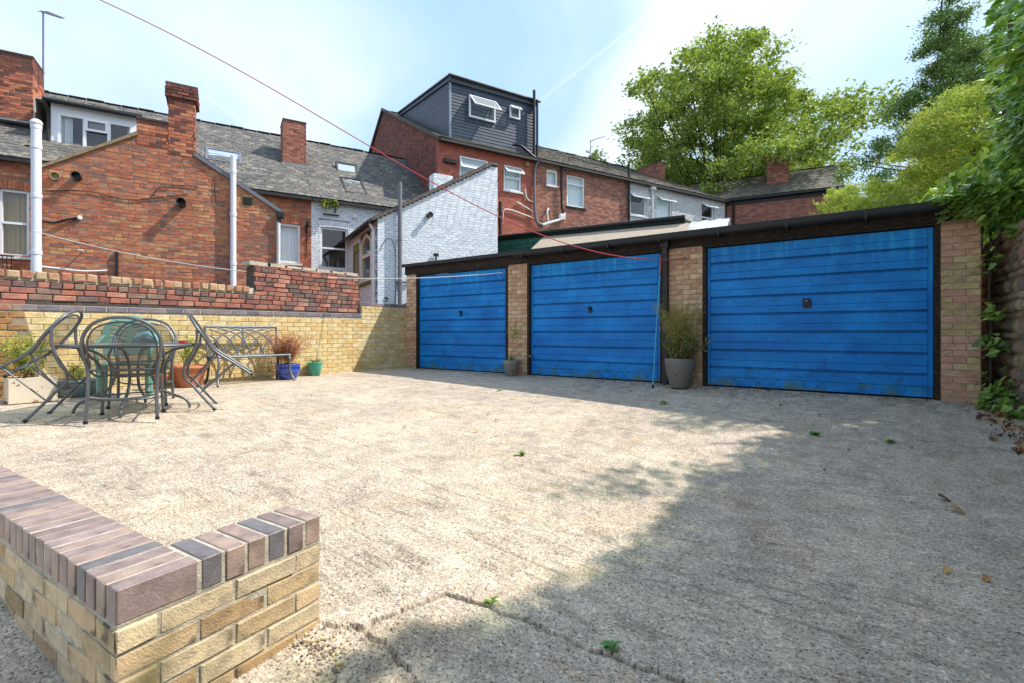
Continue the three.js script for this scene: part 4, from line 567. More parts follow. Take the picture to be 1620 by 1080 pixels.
  part('soil_pipe', [tube([[A(12.9), 7.85, BF + 0.3], [A(12.82), 7.7, BF + 0.16], [A(12.76), 7.5, BF + 0.1], [A(12.76), 5.6, BF + 0.1], [A(12.85), 5.3, BF + 0.1], [A(13.2), 5.2, BF + 0.1]], 0.055, 40)], mat.greyPipe, t);
  part('waste_pipe', [tube([[A(11.25), 5.2, BF + 0.06], [A(11.3), 5.6, BF + 0.06], [A(11.5), 5.65, BF + 0.06], [A(12.7), 5.45, BF + 0.06]], 0.025, 30), tube([[A(12.3), 6.6, BF + 0.05], [A(12.4), 6.2, BF + 0.05], [A(12.7), 6.1, BF + 0.05]], 0.025, 20), tube([[A(11.9), 6.0, BF + 0.05], [A(12.2), 5.9, BF + 0.05], [A(12.7), 5.7, BF + 0.05]], 0.025, 20)], mat.white, t);
  part('flue', [rod([A(11.1), 4.6, BF + 0.12], [A(11.1), 5.9, BF + 0.12], 0.06)], mat.black, t); part('overflow', [rbox(0.5, 0.16, 0.12, 0.02, A(9.0), 7.12, BF + 0.06)], mat.timber, t);
  part('rear_alarm', [new THREE.CylinderGeometry(0.1, 0.1, 0.08, 16).rotateX(Math.PI / 2).translate(A(12.4), 7.62, BF + 0.05)], mat.stoneVerge, t);
}
{
  const { t, A } = tallHouse('plain_brick_house', 'plain red-brown brick house in the middle of the tall row', 12.9, 18.06, P.house, mat.mortarPale, [
    [13.4, 13.95, 6.95, 7.6, { blind: mat.blind }], [14.45, 15.42, 6.2, 7.58, { blind: mat.blind, transoms: [0.72], sillMat: mat.timber }]], 181);
  part('soil_pipe', [tube([[A(14.1), 7.85, BF + 0.1], [A(14.1), 6.2, BF + 0.1], [A(14.12), 6.0, BF + 0.1], [A(14.25), 5.8, BF + 0.1]], 0.05, 30)], mat.black, t);
  part('waste_pipe', [tube([[A(14.25), 5.85, BF + 0.1], [A(14.1), 5.6, BF + 0.12], [A(13.5), 5.35, BF + 0.12], [A(13.1), 5.2, BF + 0.1]], 0.06, 30), tube([[A(13.4), 5.4, BF + 0.1], [A(13.35), 5.8, BF + 0.1], [A(13.45), 5.95, BF + 0.05]], 0.04, 20), rbox(0.3, 0.25, 0.16, 0.04, A(14.1), 5.65, BF + 0.1)], mat.white, t);
  part('downpipe', [rod([A(17.95), 4.5, BF + 0.12], [A(17.95), 7.7, BF + 0.12], 0.06), rod([A(17.95), 7.7, BF + 0.12], [A(17.85), 8.5, BF + 0.2], 0.05)], mat.black, t);
}
{
  const { t, A } = tallHouse('white_painted_house', 'off-white painted brick house at the far end of the tall row', 18.06, 25.15, P.greyWhite, M('#b4b6b4', { map: mortarMap }), [
    [18.15, 19.2, 6.3, 7.3, { blind: mat.room, blindFrom: 0, open: [0.62, 1, 0.9] }], [19.94, 21.0, 6.2, 7.42, { blind: mat.blind, open: [0.65, 1, 0.9] }], [23.21, 24.2, 6.2, 7.55, { blind: mat.room, transoms: [0.45], open: [0.66, 1, 0.9] }]], 191);
  part('downpipe', [rod([A(19.5), 4.5, BF + 0.1], [A(19.5), 7.6, BF + 0.1], 0.05), rbox(0.3, 0.2, 0.2, 0.04, A(19.5), 7.7, BF + 0.14)], mat.white, t);
  chimney(t, A(23.9), A(24.42), 9.2, 10.88, -8.7, -7.0, { mats: P.house, cap: 0, bottom: 9.75, flash: 9.7 });
}
{ // wing closing the row on the right
  const rot = Math.atan2(0.14351, 0.98926), t = thing('wing_house', 'brick wing with slate roof and chimney, below the big tree', 'house', [-5.822, 0, -28.297], rot);
  const W = 5.2, ye = 8.0, yr = 10.0, zr = -3.3;
  const wall = part('wall', wallShape([[0, BASE], [W, BASE], [W, ye], [0, ye]], [], 0.25, -0.006), mat.mortarMid, t); layBricks(wall, { y0: 5.6, y1: ye - 0.05, spans: () => [[0, W]], mats: P.house.slice(0, 6), seed: 197, cap: 0 });
  part('end_wall', (() => { const s = new THREE.Shape([[0, BASE], [0, ye], [3.3, yr - 0.1], [6.6, ye], [6.6, BASE]].map(([x, y]) => new THREE.Vector2(x, y))); const g = new THREE.ExtrudeGeometry(s, { depth: 0.2, bevelEnabled: false }); g.rotateY(Math.PI / 2); g.translate(W, 0, 0); return metric(g); })(), P.red[0], t);
  roofBlock(t, -2.2, W + 0.15, ye, 0.2, yr, zr, { seed: 199, cap: 0, back: true, mats: P.slateMoss, width: 0.3, exposed: 0.22 });
  part('gutter', span(0.05, W + 0.15, ye - 0.14, ye - 0.04, 0.16, 0.27), mat.gutter, t); part('fascia', span(0, W + 0.1, ye - 0.35, ye - 0.03, 0.003, 0.03), mat.black, t); part('downpipe', rod([0.35, 5, 0.08], [0.35, ye - 0.2, 0.08], 0.06), mat.timber, t);
  chimney(t, 1.95, 3.0, 8.3, 10.55, -2.4, -1.3, { mats: P.house, cap: 0, over: true, dark: 0.4, bottom: 8.7, flash: 8.7 });
}

// ------------------------------------------------------------------ outbuildings between the garages and the tall row
{
  const rot = -0.27, t = thing('green_outbuilding', 'green boarded outbuilding with pale roof behind the garages', 'shed', [-10.85, 0, -13.5], 0);
  // long edge from (-10.85,-13.5) to (-5.0,-15.0)
  const L = 6.7; t.rotation.y = Math.atan2(1.05, 6.6); t.updateMatrixWorld(true);
  const greens = ['#3f8f7c', '#3a8574', '#469884', '#38796a'].map((c) => M(c, { map: woodMap, roughness: 0.7 }));
  part('core', span(0.02, L, BASE, 4.02, -3.2, -0.03), M('#2a4c44'), t);
  for (let k = 0; k < 7; k++) part('board', span(0, L, 2.9 + k * 0.155, 3.045 + k * 0.155, -0.028, (k % 2) * 0.008), greens[k % 4], t);
  part('fascia', span(-0.05, L + 0.1, 4.0, 4.14, -0.02, 0.05), M('#1e2f2b'), t); part('gutter', rod([-0.05, 4.10, 0.11], [L + 0.1, 4.16, 0.11], 0.055), mat.gutter, t);
  { const g = new THREE.BoxGeometry(L + 0.1, 0.04, 3.4); g.rotateX(0.16); g.translate(L / 2, 4.42, -1.66); part('roof_sheet', metric(g), M('#8f9684', { map: paintMap }), t); }
  { const g = new THREE.BoxGeometry(4.6, 0.03, 1.2); g.rotateX(0.5); g.translate(L - 2.1, 3.68, 0.56); part('awning_sheet', metric(g), M('#b3a48e', { map: paintMap }), t); part('awning_post', [span(L + 0.02, L + 0.09, 2.4, 4.05, 0.0, 0.07)], mat.timber, t); }
}
{
  const t = thing('white_lean_to', 'white corrugated lean-to roof beside the far garage roofs', 'lean-to', [-5.15, -0.12, -15.6], Math.atan2(0.6, 6.6));
  part('frame', [span(0, 1.9, 4.50, 4.57, -1.0, -0.93), span(0, 0.06, BASE, 4.5, -1.0, -0.94), span(1.84, 1.9, BASE, 4.5, -1.0, -0.94), span(0, 1.9, 3.88, 3.94, 0.0, 0.06)], mat.white, t);
  for (let k = 0; k < 9; k++) { const g = new THREE.BoxGeometry(0.2, 0.012, 1.25); g.rotateX(0.55); g.translate(0.11 + k * 0.21, 4.25 + (k % 2) * 0.012, -0.46); part('roof_panel', metric(g), mat.white, t); }
}
// ------------------------------------------------------------------ aerials, lines
function aerial(label, pos, rot, s, tall) {
  const t = thing('television_aerial', label, 'aerial', pos, rot, undefined); part('mast', rod([0, 0, 0], [0, tall, 0], 0.022), mat.greyPipe, t); part('boom', rod([-0.1 * s, tall, 0], [1.0 * s, tall + 0.35 * s, 0], 0.014), mat.greyPipe, t);
  for (let k = 0; k < 9; k++) { const u = k / 8; part('element', rod([lerp(0, 0.95, u) * s, tall + 0.035 * s + 0.31 * u * s, -0.24 * s * (1 - 0.4 * u)], [lerp(0, 0.95, u) * s, tall + 0.035 * s + 0.31 * u * s, 0.24 * s * (1 - 0.4 * u)], 0.009, 6), mat.greyPipe, t); }
  return t;
}
aerial('tall thin television aerial above the brick house chimney', rowPos(-2.62, -5.4, 7.9), 2.2, 0.6, 1.95);
aerial('small television aerial on the ridge of the tall row', rowPos(21.8, -10.7, 11.8), 0.6, 0.9, 1.1);
function line(name, label, a, b, sag, pw, m, r) { const pts = []; for (let k = 0; k <= 40; k++) { const t = k / 40, s = pw ? sag * t * Math.pow(1 - t, pw) * 9.48 : sag * 4 * t * (1 - t); pts.push([lerp(a[0], b[0], t), lerp(a[1], b[1], t) - s, lerp(a[2], b[2], t)]); } const o = new THREE.Mesh(tube(pts, r, 120, 6), m); o.name = name; o.castShadow = o.receiveShadow = true; o.userData = { label, category: 'washing line' }; scene.add(o); }
line('washing_line', 'red washing line tied to the garage pier, rising to the upper left', [-2.08, 1.86, -7.29], [-11.03, 6.73, -1.94], 0.62, 3, M('#b8353f', { roughness: 0.5 }), 0.0075);
line('washing_line_001', 'white washing line sagging along the house walls to the first garage', [-5.43, 1.89, -7.29], [-12.9, 2.72, -2.2], 0.42, 0, M('#d8d6cf', { roughness: 0.6 }), 0.0075);

// ------------------------------------------------------------------ vegetation
const leafMat = (c, tr = 0.4, o = {}) => new THREE.MeshPhysicalMaterial({ color: c, roughness: 0.75, transmission: tr, thickness: 0, side: THREE.DoubleSide, ...o });
function leafCluster(n, L, W, spread, seed) {   // n folded leaves on short stalks
  const r = rngOf(seed), pos = [];
  for (let k = 0; k < n; k++) {
    const q = new THREE.Quaternion().setFromEuler(new THREE.Euler((r() - 0.5) * 2.2, r() * 6.283, (r() - 0.5) * 2.2)), c = new THREE.Vector3((r() - 0.5), (r() - 0.5), (r() - 0.5)).multiplyScalar(spread), s = 0.7 + 0.6 * r();
    const p = [[0, 0, 0], [W * 0.5, 0.12 * W, L * 0.45], [0, 0, L], [-W * 0.5, 0.12 * W, L * 0.45], [0, -0.06 * W, L * 0.5]].map((a) => V(a).multiplyScalar(s).applyQuaternion(q).add(c));
    for (const [a, b, d] of [[0, 1, 4], [1, 2, 4], [2, 3, 4], [3, 0, 4]]) pos.push(...p[a], ...p[b], ...p[d]);
  }
  const g = new THREE.BufferGeometry(); g.setAttribute('position', new THREE.Float32BufferAttribute(pos, 3)); g.computeVertexNormals(); g.setAttribute('uv', new THREE.Float32BufferAttribute(new Float32Array(pos.length / 3 * 2), 2)); return g;
}
function ivyLeafGeo(s, seed = 1) {
  const r = rngOf(seed), pts = [[0, 0], [0.30, -0.10], [0.50, 0.10], [0.36, 0.34], [0.34, 0.55], [0, 1.0], [-0.34, 0.55], [-0.36, 0.34], [-0.50, 0.10], [-0.30, -0.10]].map(([x, y]) => [x * s * (0.9 + 0.2 * r()), y * s * (0.9 + 0.2 * r())]), pos = [], z = (x, y) => 0.35 * Math.abs(x) - 0.5 * y * y / s;
  const c = [0, 0.35 * s]; for (let k = 0; k < 10; k++) { const a = pts[k], b = pts[(k + 1) % 10]; pos.push(c[0], c[1], z(...c), a[0], a[1], z(...a), b[0], b[1], z(...b)); }
  const g = new THREE.BufferGeometry(); g.setAttribute('position', new THREE.Float32BufferAttribute(pos, 3)); g.computeVertexNormals(); g.setAttribute('uv', new THREE.Float32BufferAttribute(new Float32Array(pos.length / 3 * 2), 2)); return g;
}
function scatter(name, parent, geo, m, list, pal, seed) {   // list of [x, y, z, scale] or with euler
  const r = rngOf(seed), im = new THREE.InstancedMesh(geo, m, list.length), mm = new THREE.Matrix4(), q = new THREE.Quaternion(), e = new THREE.Euler(), c = new THREE.Color();
  list.forEach((p, i) => { if (p[4]) q.copy(p[4]); else q.setFromEuler(e.set((r() - 0.5) * 1.6, r() * 6.283, (r() - 0.5) * 1.6)); mm.compose(new THREE.Vector3(p[0], p[1], p[2]), q, new THREE.Vector3(p[3], p[3], p[3])); im.setMatrixAt(i, mm); const a = pal[Math.floor(r() * pal.length)], j = 0.8 + 0.4 * r(); im.setColorAt(i, c.copy(a).multiplyScalar(j)); });
  im.name = name; im.castShadow = im.receiveShadow = true; im.userData.kind = 'stuff'; parent.add(im); return im;
}
const cols = (l) => l.map((h) => C(h));
const gauss = (r) => (r() + r() + r() + r() - 2) * 1.2;
function tree(o) {
  const t = thing(o.name, o.label, o.category ?? 'tree', o.pos), r = rngOf(o.seed), H = o.h;
  // clumps inside the outline o.width(y, angle)
  const clumps = []; let guard = 0;
  while (clumps.length < o.clumps && guard++ < 60000) { const y = lerp(o.y0, H, r()), an = r() * 6.283, w = o.width(y, an), rad = w * Math.pow(r(), 0.5); if (w < 0.05) continue; const p = [Math.cos(an) * rad, y, Math.sin(an) * rad * (o.flat ?? 1)]; if (clumps.some((c) => (c[0] - p[0]) ** 2 + (c[1] - p[1]) ** 2 + (c[2] - p[2]) ** 2 < o.gap * o.gap)) continue; clumps.push(p); }
  const tr = []; const bend = (y) => [Math.sin(y * 0.4 + o.seed) * 0.02 * H * (y / H), y, Math.cos(y * 0.5 + o.seed) * 0.02 * H * (y / H)];
  for (let k = 0; k < 10; k++) { const a = bend(H * 0.92 * k / 10), b = bend(H * 0.92 * (k + 1) / 10), ra = o.trunk * (1 - k / 10.5), rb = o.trunk * (1 - (k + 1) / 10.5), g = new THREE.CylinderGeometry(rb, ra, Math.hypot(b[0] - a[0], b[1] - a[1], b[2] - a[2]) * 1.04, 10, 1, true); g.applyQuaternion(new THREE.Quaternion().setFromUnitVectors(new THREE.Vector3(0, 1, 0), V(b).sub(V(a)).normalize())); g.translate((a[0] + b[0]) / 2, (a[1] + b[1]) / 2, (a[2] + b[2]) / 2); tr.push(g); }
  const trunk = part('trunk', tr, mat.bark, t); const limbs = [];
  clumps.forEach((c, i) => { if (i % (o.limbEvery ?? 3)) return; const y0 = Math.max(o.y0 * 0.5, c[1] - Math.hypot(c[0], c[2]) * (o.rise ?? 0.9) - 0.2), s = bend(Math.min(y0, H * 0.85)), mid = [lerp(s[0], c[0], 0.5) + (r() - 0.5) * 0.3, lerp(s[1], c[1], 0.45), lerp(s[2], c[2], 0.5) + (r() - 0.5) * 0.3]; const R = o.trunk * (0.04 + 0.06 * r()) * (o.limbR ?? 1); limbs.push(tube([s, mid, c], R, 8, 5)); });
  part('limbs', limbs, mat.bark, trunk);
  const list = []; for (const c of clumps) { const cr = o.cr * (0.7 + 0.6 * r()), n = Math.round(o.per * (0.7 + 0.6 * r())); for (let k = 0; k < n; k++) list.push([c[0] + gauss(r) * cr, c[1] + gauss(r) * cr * (o.squash ?? 0.7), c[2] + gauss(r) * cr, o.leaf * (0.7 + 0.6 * r())]); }
  scatter('crown', t, leafCluster(o.inCluster ?? 4, 1, o.lw ?? 0.62, o.spread ?? 1.3, o.seed + 3), leafMat(C('#ffffff'), o.tr ?? 0.4, { roughness: o.rough ?? 0.7 }), list, cols(o.pal), o.seed + 9);
  return t;
}
// big broadleaf tree behind the wing
{
  const prof = [[9, 7.5], [10.8, 8.6], [13.9, 9.0], [15.7, 8.5], [18.0, 6.0], [19.7, 4.3], [21.0, 2.0], [22.3, 0.5], [23, 0]];
  const wd = (y) => { for (let k = 0; k + 1 < prof.length; k++) if (y >= prof[k][0] && y < prof[k + 1][0]) return lerp(prof[k][1], prof[k + 1][1], (y - prof[k][0]) / (prof[k + 1][0] - prof[k][0])); return 0; };
  tree({ name: 'broadleaf_tree', label: 'large spreading bright green broadleaf tree behind the brick wing', pos: [-7.9, -0.8, -36.5], seed: 401, h: 22.6 + 0.5, y0: 9, width: (y, a) => wd(y - 0.3) * (0.86 + 0.22 * Math.sin(a * 3 + y * 0.9 + 1) + 0.16 * Math.sin(a * 7 + y * 1.7)), clumps: 470, gap: 0.88, trunk: 0.42, cr: 0.50, per: 95, leaf: 0.17, inCluster: 4, spread: 2.0, limbEvery: 3, pal: ['#93a83a', '#a8bb46', '#7f9832', '#bccb54', '#6d8a2c', '#b0c24c'], tr: 0.5 });
}
// dark evergreen behind the last garage, and the yellow-green shrub in front of it
tree({ name: 'evergreen_tree', label: 'dark glossy evergreen tree with a pointed top behind the third garage', pos: [2.0, -0.8, -17.4], seed: 421, h: 10.9, y0: 3.4, width: (y, a) => Math.max(0.12, (11.2 - y) * 0.40) * (0.75 + 0.35 * Math.sin(y * 3.8 + a)) + (y < 7.0 && Math.cos(a - 3.4) > 0.5 ? 0.5 : 0), clumps: 300, gap: 0.28, trunk: 0.12, limbR: 2, cr: 0.19, per: 75, leaf: 0.066, lw: 0.42, spread: 2.2, inCluster: 5, squash: 0.5, limbEvery: 2, rise: 0.25, pal: ['#78964a', '#6c8a42', '#8aa652', '#9ab85a', '#5f7e3a'], tr: 0.3, rough: 0.6 });
tree({ name: 'golden_shrub', label: 'feathery yellow-green shrub in front of the dark evergreen', category: 'shrub', pos: [1.95, -0.8, -13.4], seed: 431, h: 6.5, y0: 2.6, width: (y, a) => 1.95 * Math.sqrt(Math.max(0, 1 - ((y - 3.9) / 2.6) ** 2)) * (0.85 + 0.2 * Math.sin(a * 4 + y * 2)), clumps: 230, gap: 0.28, trunk: 0.09, cr: 0.22, per: 95, leaf: 0.065, lw: 0.34, spread: 2.4, inCluster: 6, squash: 0.45, limbEvery: 3, pal: ['#b3c648', '#c4d254', '#9db83e', '#d2d460', '#8aa838', '#bccc50', '#c9bc58'], tr: 0.5 });
tree({ name: 'golden_shrub', label: 'small yellow-green bush peeping over the roof of the third garage', category: 'shrub', pos: [0.05, -0.8, -13.6], seed: 437, h: 4.9, y0: 2.6, width: (y, a) => 1.0 * Math.sqrt(Math.max(0, 1 - ((y - 3.7) / 1.25) ** 2)), clumps: 70, gap: 0.24, trunk: 0.05, cr: 0.16, per: 80, leaf: 0.06, lw: 0.36, spread: 2.2, inCluster: 6, squash: 0.5, limbEvery: 3, pal: ['#bccb4c', '#cdd65a', '#a6bc42', '#d6d868'], tr: 0.5 });

// ivy: over the stone wall, out of it and up; single leaves where they show largest
{
  const t = thing('ivy', 'thick green ivy spilling over the stone wall beside the garages', 'ivy', [1.5, 1.6, -7.2]), r = rngOf(451), pos = [];
  const topAt = (z) => lerp(2.9, 4.0, smooth(-7.8, -6.0, z)) + 0.75 * smooth(-5.8, -4.3, z) + 0.12 * Math.sin(z * 3.1);
  const face = (y, z) => (y < 2.5 ? 1.46 : 1.33) - 0.16 * Math.sin(y * 2.3 + z) - 0.10 * Math.sin(y * 5 - z * 3) + 0.05 * Math.max(0, y - 3);
  const add = (x, y, z, s, inward) => pos.push({ x, y, z, s, n: inward });
  for (let k = 0; k < 26000; k++) {
    const z = lerp(-9.2, 2.5, Math.pow(r(), 1.15)), top = topAt(z), y = lerp(1.55, top, r()), d = Math.pow(r(), 1.6) * 1.5, near = z < -4.5;
    const low = y < 2.1 ? 0.25 : 1; if (z > -6.9 && y < 2.3) continue; if (r() > (near ? 1 : 0.75) * (y < 1.85 ? 0.5 : 1)) continue;
    add(face(y, z) + d + (1 - low) * 0.15, y, z, (near ? 0.085 : 0.15) * (0.65 + 0.7 * r()), d);
  }
  for (let k = 0; k < 9000; k++) { const z = lerp(-7.0, 2.5, r()), y = lerp(2.2, topAt(z) - 0.1, r()); add(1.5 + 1.2 * r(), y, z, 0.2 * (0.7 + 0.6 * r()), 1); }
  // spilling over the end pier and the corner of the roof
  for (let k = 0; k < 620; k++) { const u = r(), x = lerp(0.72, 1.45, Math.pow(u, 0.7)), y = 2.28 + 0.25 * r() - (1 - u) * 0.12 - r() * (0.15 + 0.62 * u * u); add(x, y, -7.27 + 0.20 * r(), 0.065 + 0.055 * r(), 0.05); }
  for (let k = 0; k < 900; k++) { const y = lerp(2.5, 3.6, r()); add(1.27 + 0.06 * (y - 3) + 0.5 * Math.pow(r(), 1.5), y, lerp(-7.45, -6.75, r()), 0.08 * (0.65 + 0.7 * r()), 0.05 + r()); }
  for (let k = 0; k < 1300; k++) add(1.46 + 0.6 * Math.pow(r(), 1.4), lerp(2.6, 5.6, r()), lerp(-9.4, -8.4, r()), 0.1 * (0.65 + 0.7 * r()), 0.2);
  // trails in the gap and at the foot of the wall
  for (const [x, y, z, n, sp] of [[1.17, 0.98, -7.27, 16, 0.07], [1.17, 0.66, -7.25, 24, 0.09], [1.20, 0.14, -7.24, 90, 0.15], [1.26, -0.02, -6.9, 40, 0.12], [1.10, -0.04, -7.14, 26, 0.10], [1.2, 1.55, -7.27, 16, 0.09]]) for (let k = 0; k < n; k++) add(x + gauss(r) * sp * 0.7, Math.max(y + gauss(r) * sp, gh(1.2, z) + 0.03), z + gauss(r) * sp, 0.06 + 0.045 * r(), 0.05);
  // long shoots reaching out at the top of the wall, nearer the camera
  for (let k = 0; k < 150; k++) { const u = r(); add(1.12 + 0.35 * r() - 0.12 * u, 3.0 + 1.6 * r(), -6.55 + 0.9 * u, 0.085 + 0.05 * r(), 0.0); }
  const gs = [1, 2, 3].map((s) => ivyLeafGeo(1, s * 17)), pal = cols(['#86ac46', '#97bc4c', '#74993f', '#abcb58', '#63893c', '#bfd864', '#8bb04a']), ms = pal.map((c) => leafMat(c, 0.55, { roughness: 0.45 }));
  const q = new THREE.Quaternion(), e = new THREE.Euler(0, 0, 0, 'YXZ'), own = [], rest = [];
  for (const p of pos) { p.v = seenSize(p.x, p.y, p.z, p.s) * (p.n < 0.12 ? 1 : 0.2); }
  const pick = new Set([...pos].sort((a, b) => b.v - a.v).slice(0, 290));
  for (const p of pos) {
    e.set(-0.5 + gauss(r) * 0.5 + Math.PI, -Math.PI / 2 + gauss(r) * 0.9, gauss(r) * 0.7); q.setFromEuler(e);
    const lx = p.x - 1.5, ly = p.y - 1.6, lz = p.z + 7.2;
    if (pick.has(p)) { const m = new THREE.Mesh(gs[Math.floor(r() * 3)], ms[Math.floor(r() * 7)]); m.name = 'leaf'; m.position.set(lx, ly, lz); m.quaternion.copy(q); m.scale.setScalar(p.s); m.castShadow = m.receiveShadow = true; t.add(m); }
    else rest.push([lx, ly, lz, p.s, q.clone()]);
  }
  scatter('foliage', t, gs[0], leafMat(C('#ffffff'), 0.55, { roughness: 0.5 }), rest, pal, 455);
  const st = []; for (let k = 0; k < 16; k++) { const z = lerp(-1.9, 3.5, r()), x = -0.1 + 0.3 * r(); st.push(tube([[x, -0.3 - r() * 0.6, z], [x - 0.05 + 0.2 * r(), 0.6, z + (r() - 0.5) * 0.5], [x + 0.2 * r(), 1.5, z + (r() - 0.5) * 0.9], [x + 0.4 * r(), 2.3 + r(), z + (r() - 0.5) * 1.2]], 0.012 + 0.012 * r(), 16, 6)); }
  st.push(tube([[-0.34, -1.6, -0.05], [-0.32, -0.9, -0.1], [-0.33, -0.2, -0.08], [-0.2, 0.5, 0]], 0.012, 20, 6), tube([[0.0, 0.4, 0.1], [-0.3, 0.62, 0.0], [-0.6, 0.62, -0.05], [-0.78, 0.5, -0.02]], 0.008, 20, 6)); part('stems', st, mat.bark, t).userData.kind = 'stuff';
}
{ // bright climber over the back edge of the last garage roof
  const t = thing('climbing_vine', 'bright yellow-green leafy climber along the roof edge of the third garage', 'vine', [0.9, 2.25, -9.2]), r = rngOf(461), l = []; for (let k = 0; k < 900; k++) { const u = r(); l.push([lerp(-1.0, 0.6, Math.pow(u, 0.6)) + gauss(r) * 0.12, lerp(0.03, 0.9, u * r()) + 0.04, gauss(r) * 0.5 - 0.3 + u, 0.07 + 0.06 * r()]); }
  scatter('foliage', t, ivyLeafGeo(1, 91), leafMat(C('#ffffff'), 0.5), l, cols(['#93b032', '#a8c23c', '#7fa02c', '#bccb4c', '#6a9028']), 463);
  part('stems', [tube([[-1.1, 0.05, 0], [-0.5, 0.25, -0.1], [0.1, 0.5, 0], [0.6, 0.7, 0.2]], 0.012, 20, 6), tube([[-0.8, 0.03, -0.4], [-0.2, 0.3, -0.3], [0.4, 0.6, -0.2]], 0.01, 20, 6)], mat.bark, t);
}

// ------------------------------------------------------------------ garden furniture
const meshFabric = M('#4a453f', { roughness: 0.9, transparent: true, opacity: 0.5, side: THREE.DoubleSide });
function sheet(fn, nu, nv) { const pos = [], uv = [], idx = []; for (let j = 0; j <= nv; j++) for (let i = 0; i <= nu; i++) { pos.push(...fn(i / nu, j / nv)); uv.push(i / nu, j / nv); } for (let j = 0; j < nv; j++) for (let i = 0; i < nu; i++) { const a = j * (nu + 1) + i; idx.push(a, a + 1, a + nu + 1, a + 1, a + nu + 2, a + nu + 1); } const g = new THREE.BufferGeometry(); g.setAttribute('position', new THREE.Float32BufferAttribute(pos, 3)); g.setAttribute('uv', new THREE.Float32BufferAttribute(uv, 2)); g.setIndex(idx); g.computeVertexNormals(); return g; }
function metalChair(label, [x, z], face, tilt, lift = 0) {   // origin between the front feet, facing +z
  const t = thing('garden_chair', label, 'chair', [x, yardY(x, z) + 0.002 + lift, z], Math.atan2(face[0], face[1]), 'metal garden chairs round the glass table'); t.rotation.order = 'YXZ'; t.rotation.x = tilt; t.scale.setScalar(tilt ? 0.92 : 0.98);
  const m = mat.chairMetal, R = 0.0155;
  part('back_frame', tube([[-0.275, 0.012, -0.56], [-0.265, 0.25, -0.53], [-0.27, 0.5, -0.50], [-0.30, 0.68, -0.535], [-0.295, 0.80, -0.565], [-0.22, 0.93, -0.60], [-0.11, 0.985, -0.615], [0, 1.0, -0.62], [0.11, 0.985, -0.615], [0.22, 0.93, -0.60], [0.295, 0.80, -0.565], [0.30, 0.68, -0.535], [0.27, 0.5, -0.50], [0.265, 0.25, -0.53], [0.275, 0.012, -0.56]], R, 90, 10), m, t);
  part('back_hoop', tube([[-0.255, 0.52, -0.49], [-0.27, 0.68, -0.53], [-0.255, 0.80, -0.56], [-0.19, 0.90, -0.585], [0, 0.955, -0.60], [0.19, 0.90, -0.585], [0.255, 0.80, -0.56], [0.27, 0.68, -0.53], [0.255, 0.52, -0.49]], 0.009, 60, 8), m, t);
  part('back_mesh', sheet((u, v) => { const y = lerp(0.5, 0.945, v), w = v < 0.5 ? 0.262 : 0.262 * Math.sqrt(Math.max(0.02, 1 - ((v - 0.5) / 0.52) ** 2)); return [lerp(-w, w, u), y, -0.49 - 0.11 * v - 0.03 * Math.sin(Math.PI * u)]; }, 14, 10), meshFabric, t);
  part('seat_bar', rod([-0.265, 0.50, -0.50], [0.265, 0.50, -0.50], 0.010), m, t);
  part('seat_mesh', sheet((u, v) => [lerp(-0.24, 0.24, u), 0.43 - 0.05 * Math.sin(Math.PI * v) * Math.sin(Math.PI * u) + 0.03 * (1 - v) * 2 - 0.0, lerp(-0.50, -0.06, v)], 10, 10), meshFabric, t);
  part('seat_rail', tube([[-0.25, 0.49, -0.50], [-0.245, 0.43, -0.3], [-0.24, 0.42, -0.08], [-0.1, 0.42, -0.045], [0.1, 0.42, -0.045], [0.24, 0.42, -0.08], [0.245, 0.43, -0.3], [0.25, 0.49, -0.50]], 0.011, 50, 8), m, t);
  part('stretcher', tube([[-0.262, 0.25, -0.53], [-0.15, 0.225, -0.50], [0, 0.215, -0.49], [0.15, 0.225, -0.50], [0.262, 0.25, -0.53]], 0.009, 30, 8), m, t);
  for (const s of [-1, 1]) { part('arm_and_leg', tube([[s * 0.30, 0.80, -0.565], [s * 0.305, 0.70, -0.45], [s * 0.30, 0.63, -0.3], [s * 0.285, 0.58, -0.15], [s * 0.26, 0.50, -0.07], [s * 0.245, 0.40, -0.06], [s * 0.25, 0.22, -0.03], [s * 0.262, 0.012, 0.0]], R * 0.92, 50, 10), m, t); part('side_rail', rod([s * 0.262, 0.24, -0.53], [s * 0.25, 0.26, -0.035], 0.008), m, t); for (const [zz, xx] of [[-0.56, 0.275], [0, 0.262]]) part('foot', new THREE.CylinderGeometry(0.018, 0.019, 0.03, 12).translate(s * xx, 0.015, zz), mat.black, t); }
  return t;
}
const TC = [-6.30, -1.85];
{ const f = [-0.905, -0.425], rear = [-5.66, -1.57]; metalChair('upright metal garden chair nearest the camera, its back to us', [rear[0] + f[0] * 0.56, rear[1] + f[1] * 0.56], f, 0); }
{ const f = [0.905, 0.425]; metalChair('upright metal garden chair on the far side of the glass table', [TC[0] - 0.905 * 0.22, TC[1] - 0.425 * 0.22], f, 0); }
metalChair('metal garden chair tipped against the table beside the cream planter', [-6.50, -1.13], [0.5, -0.86], 0.85);
metalChair('metal garden chair tipped against the table on the side of the bench', [-5.95, -2.52], [-0.42, 0.90], 0.80);
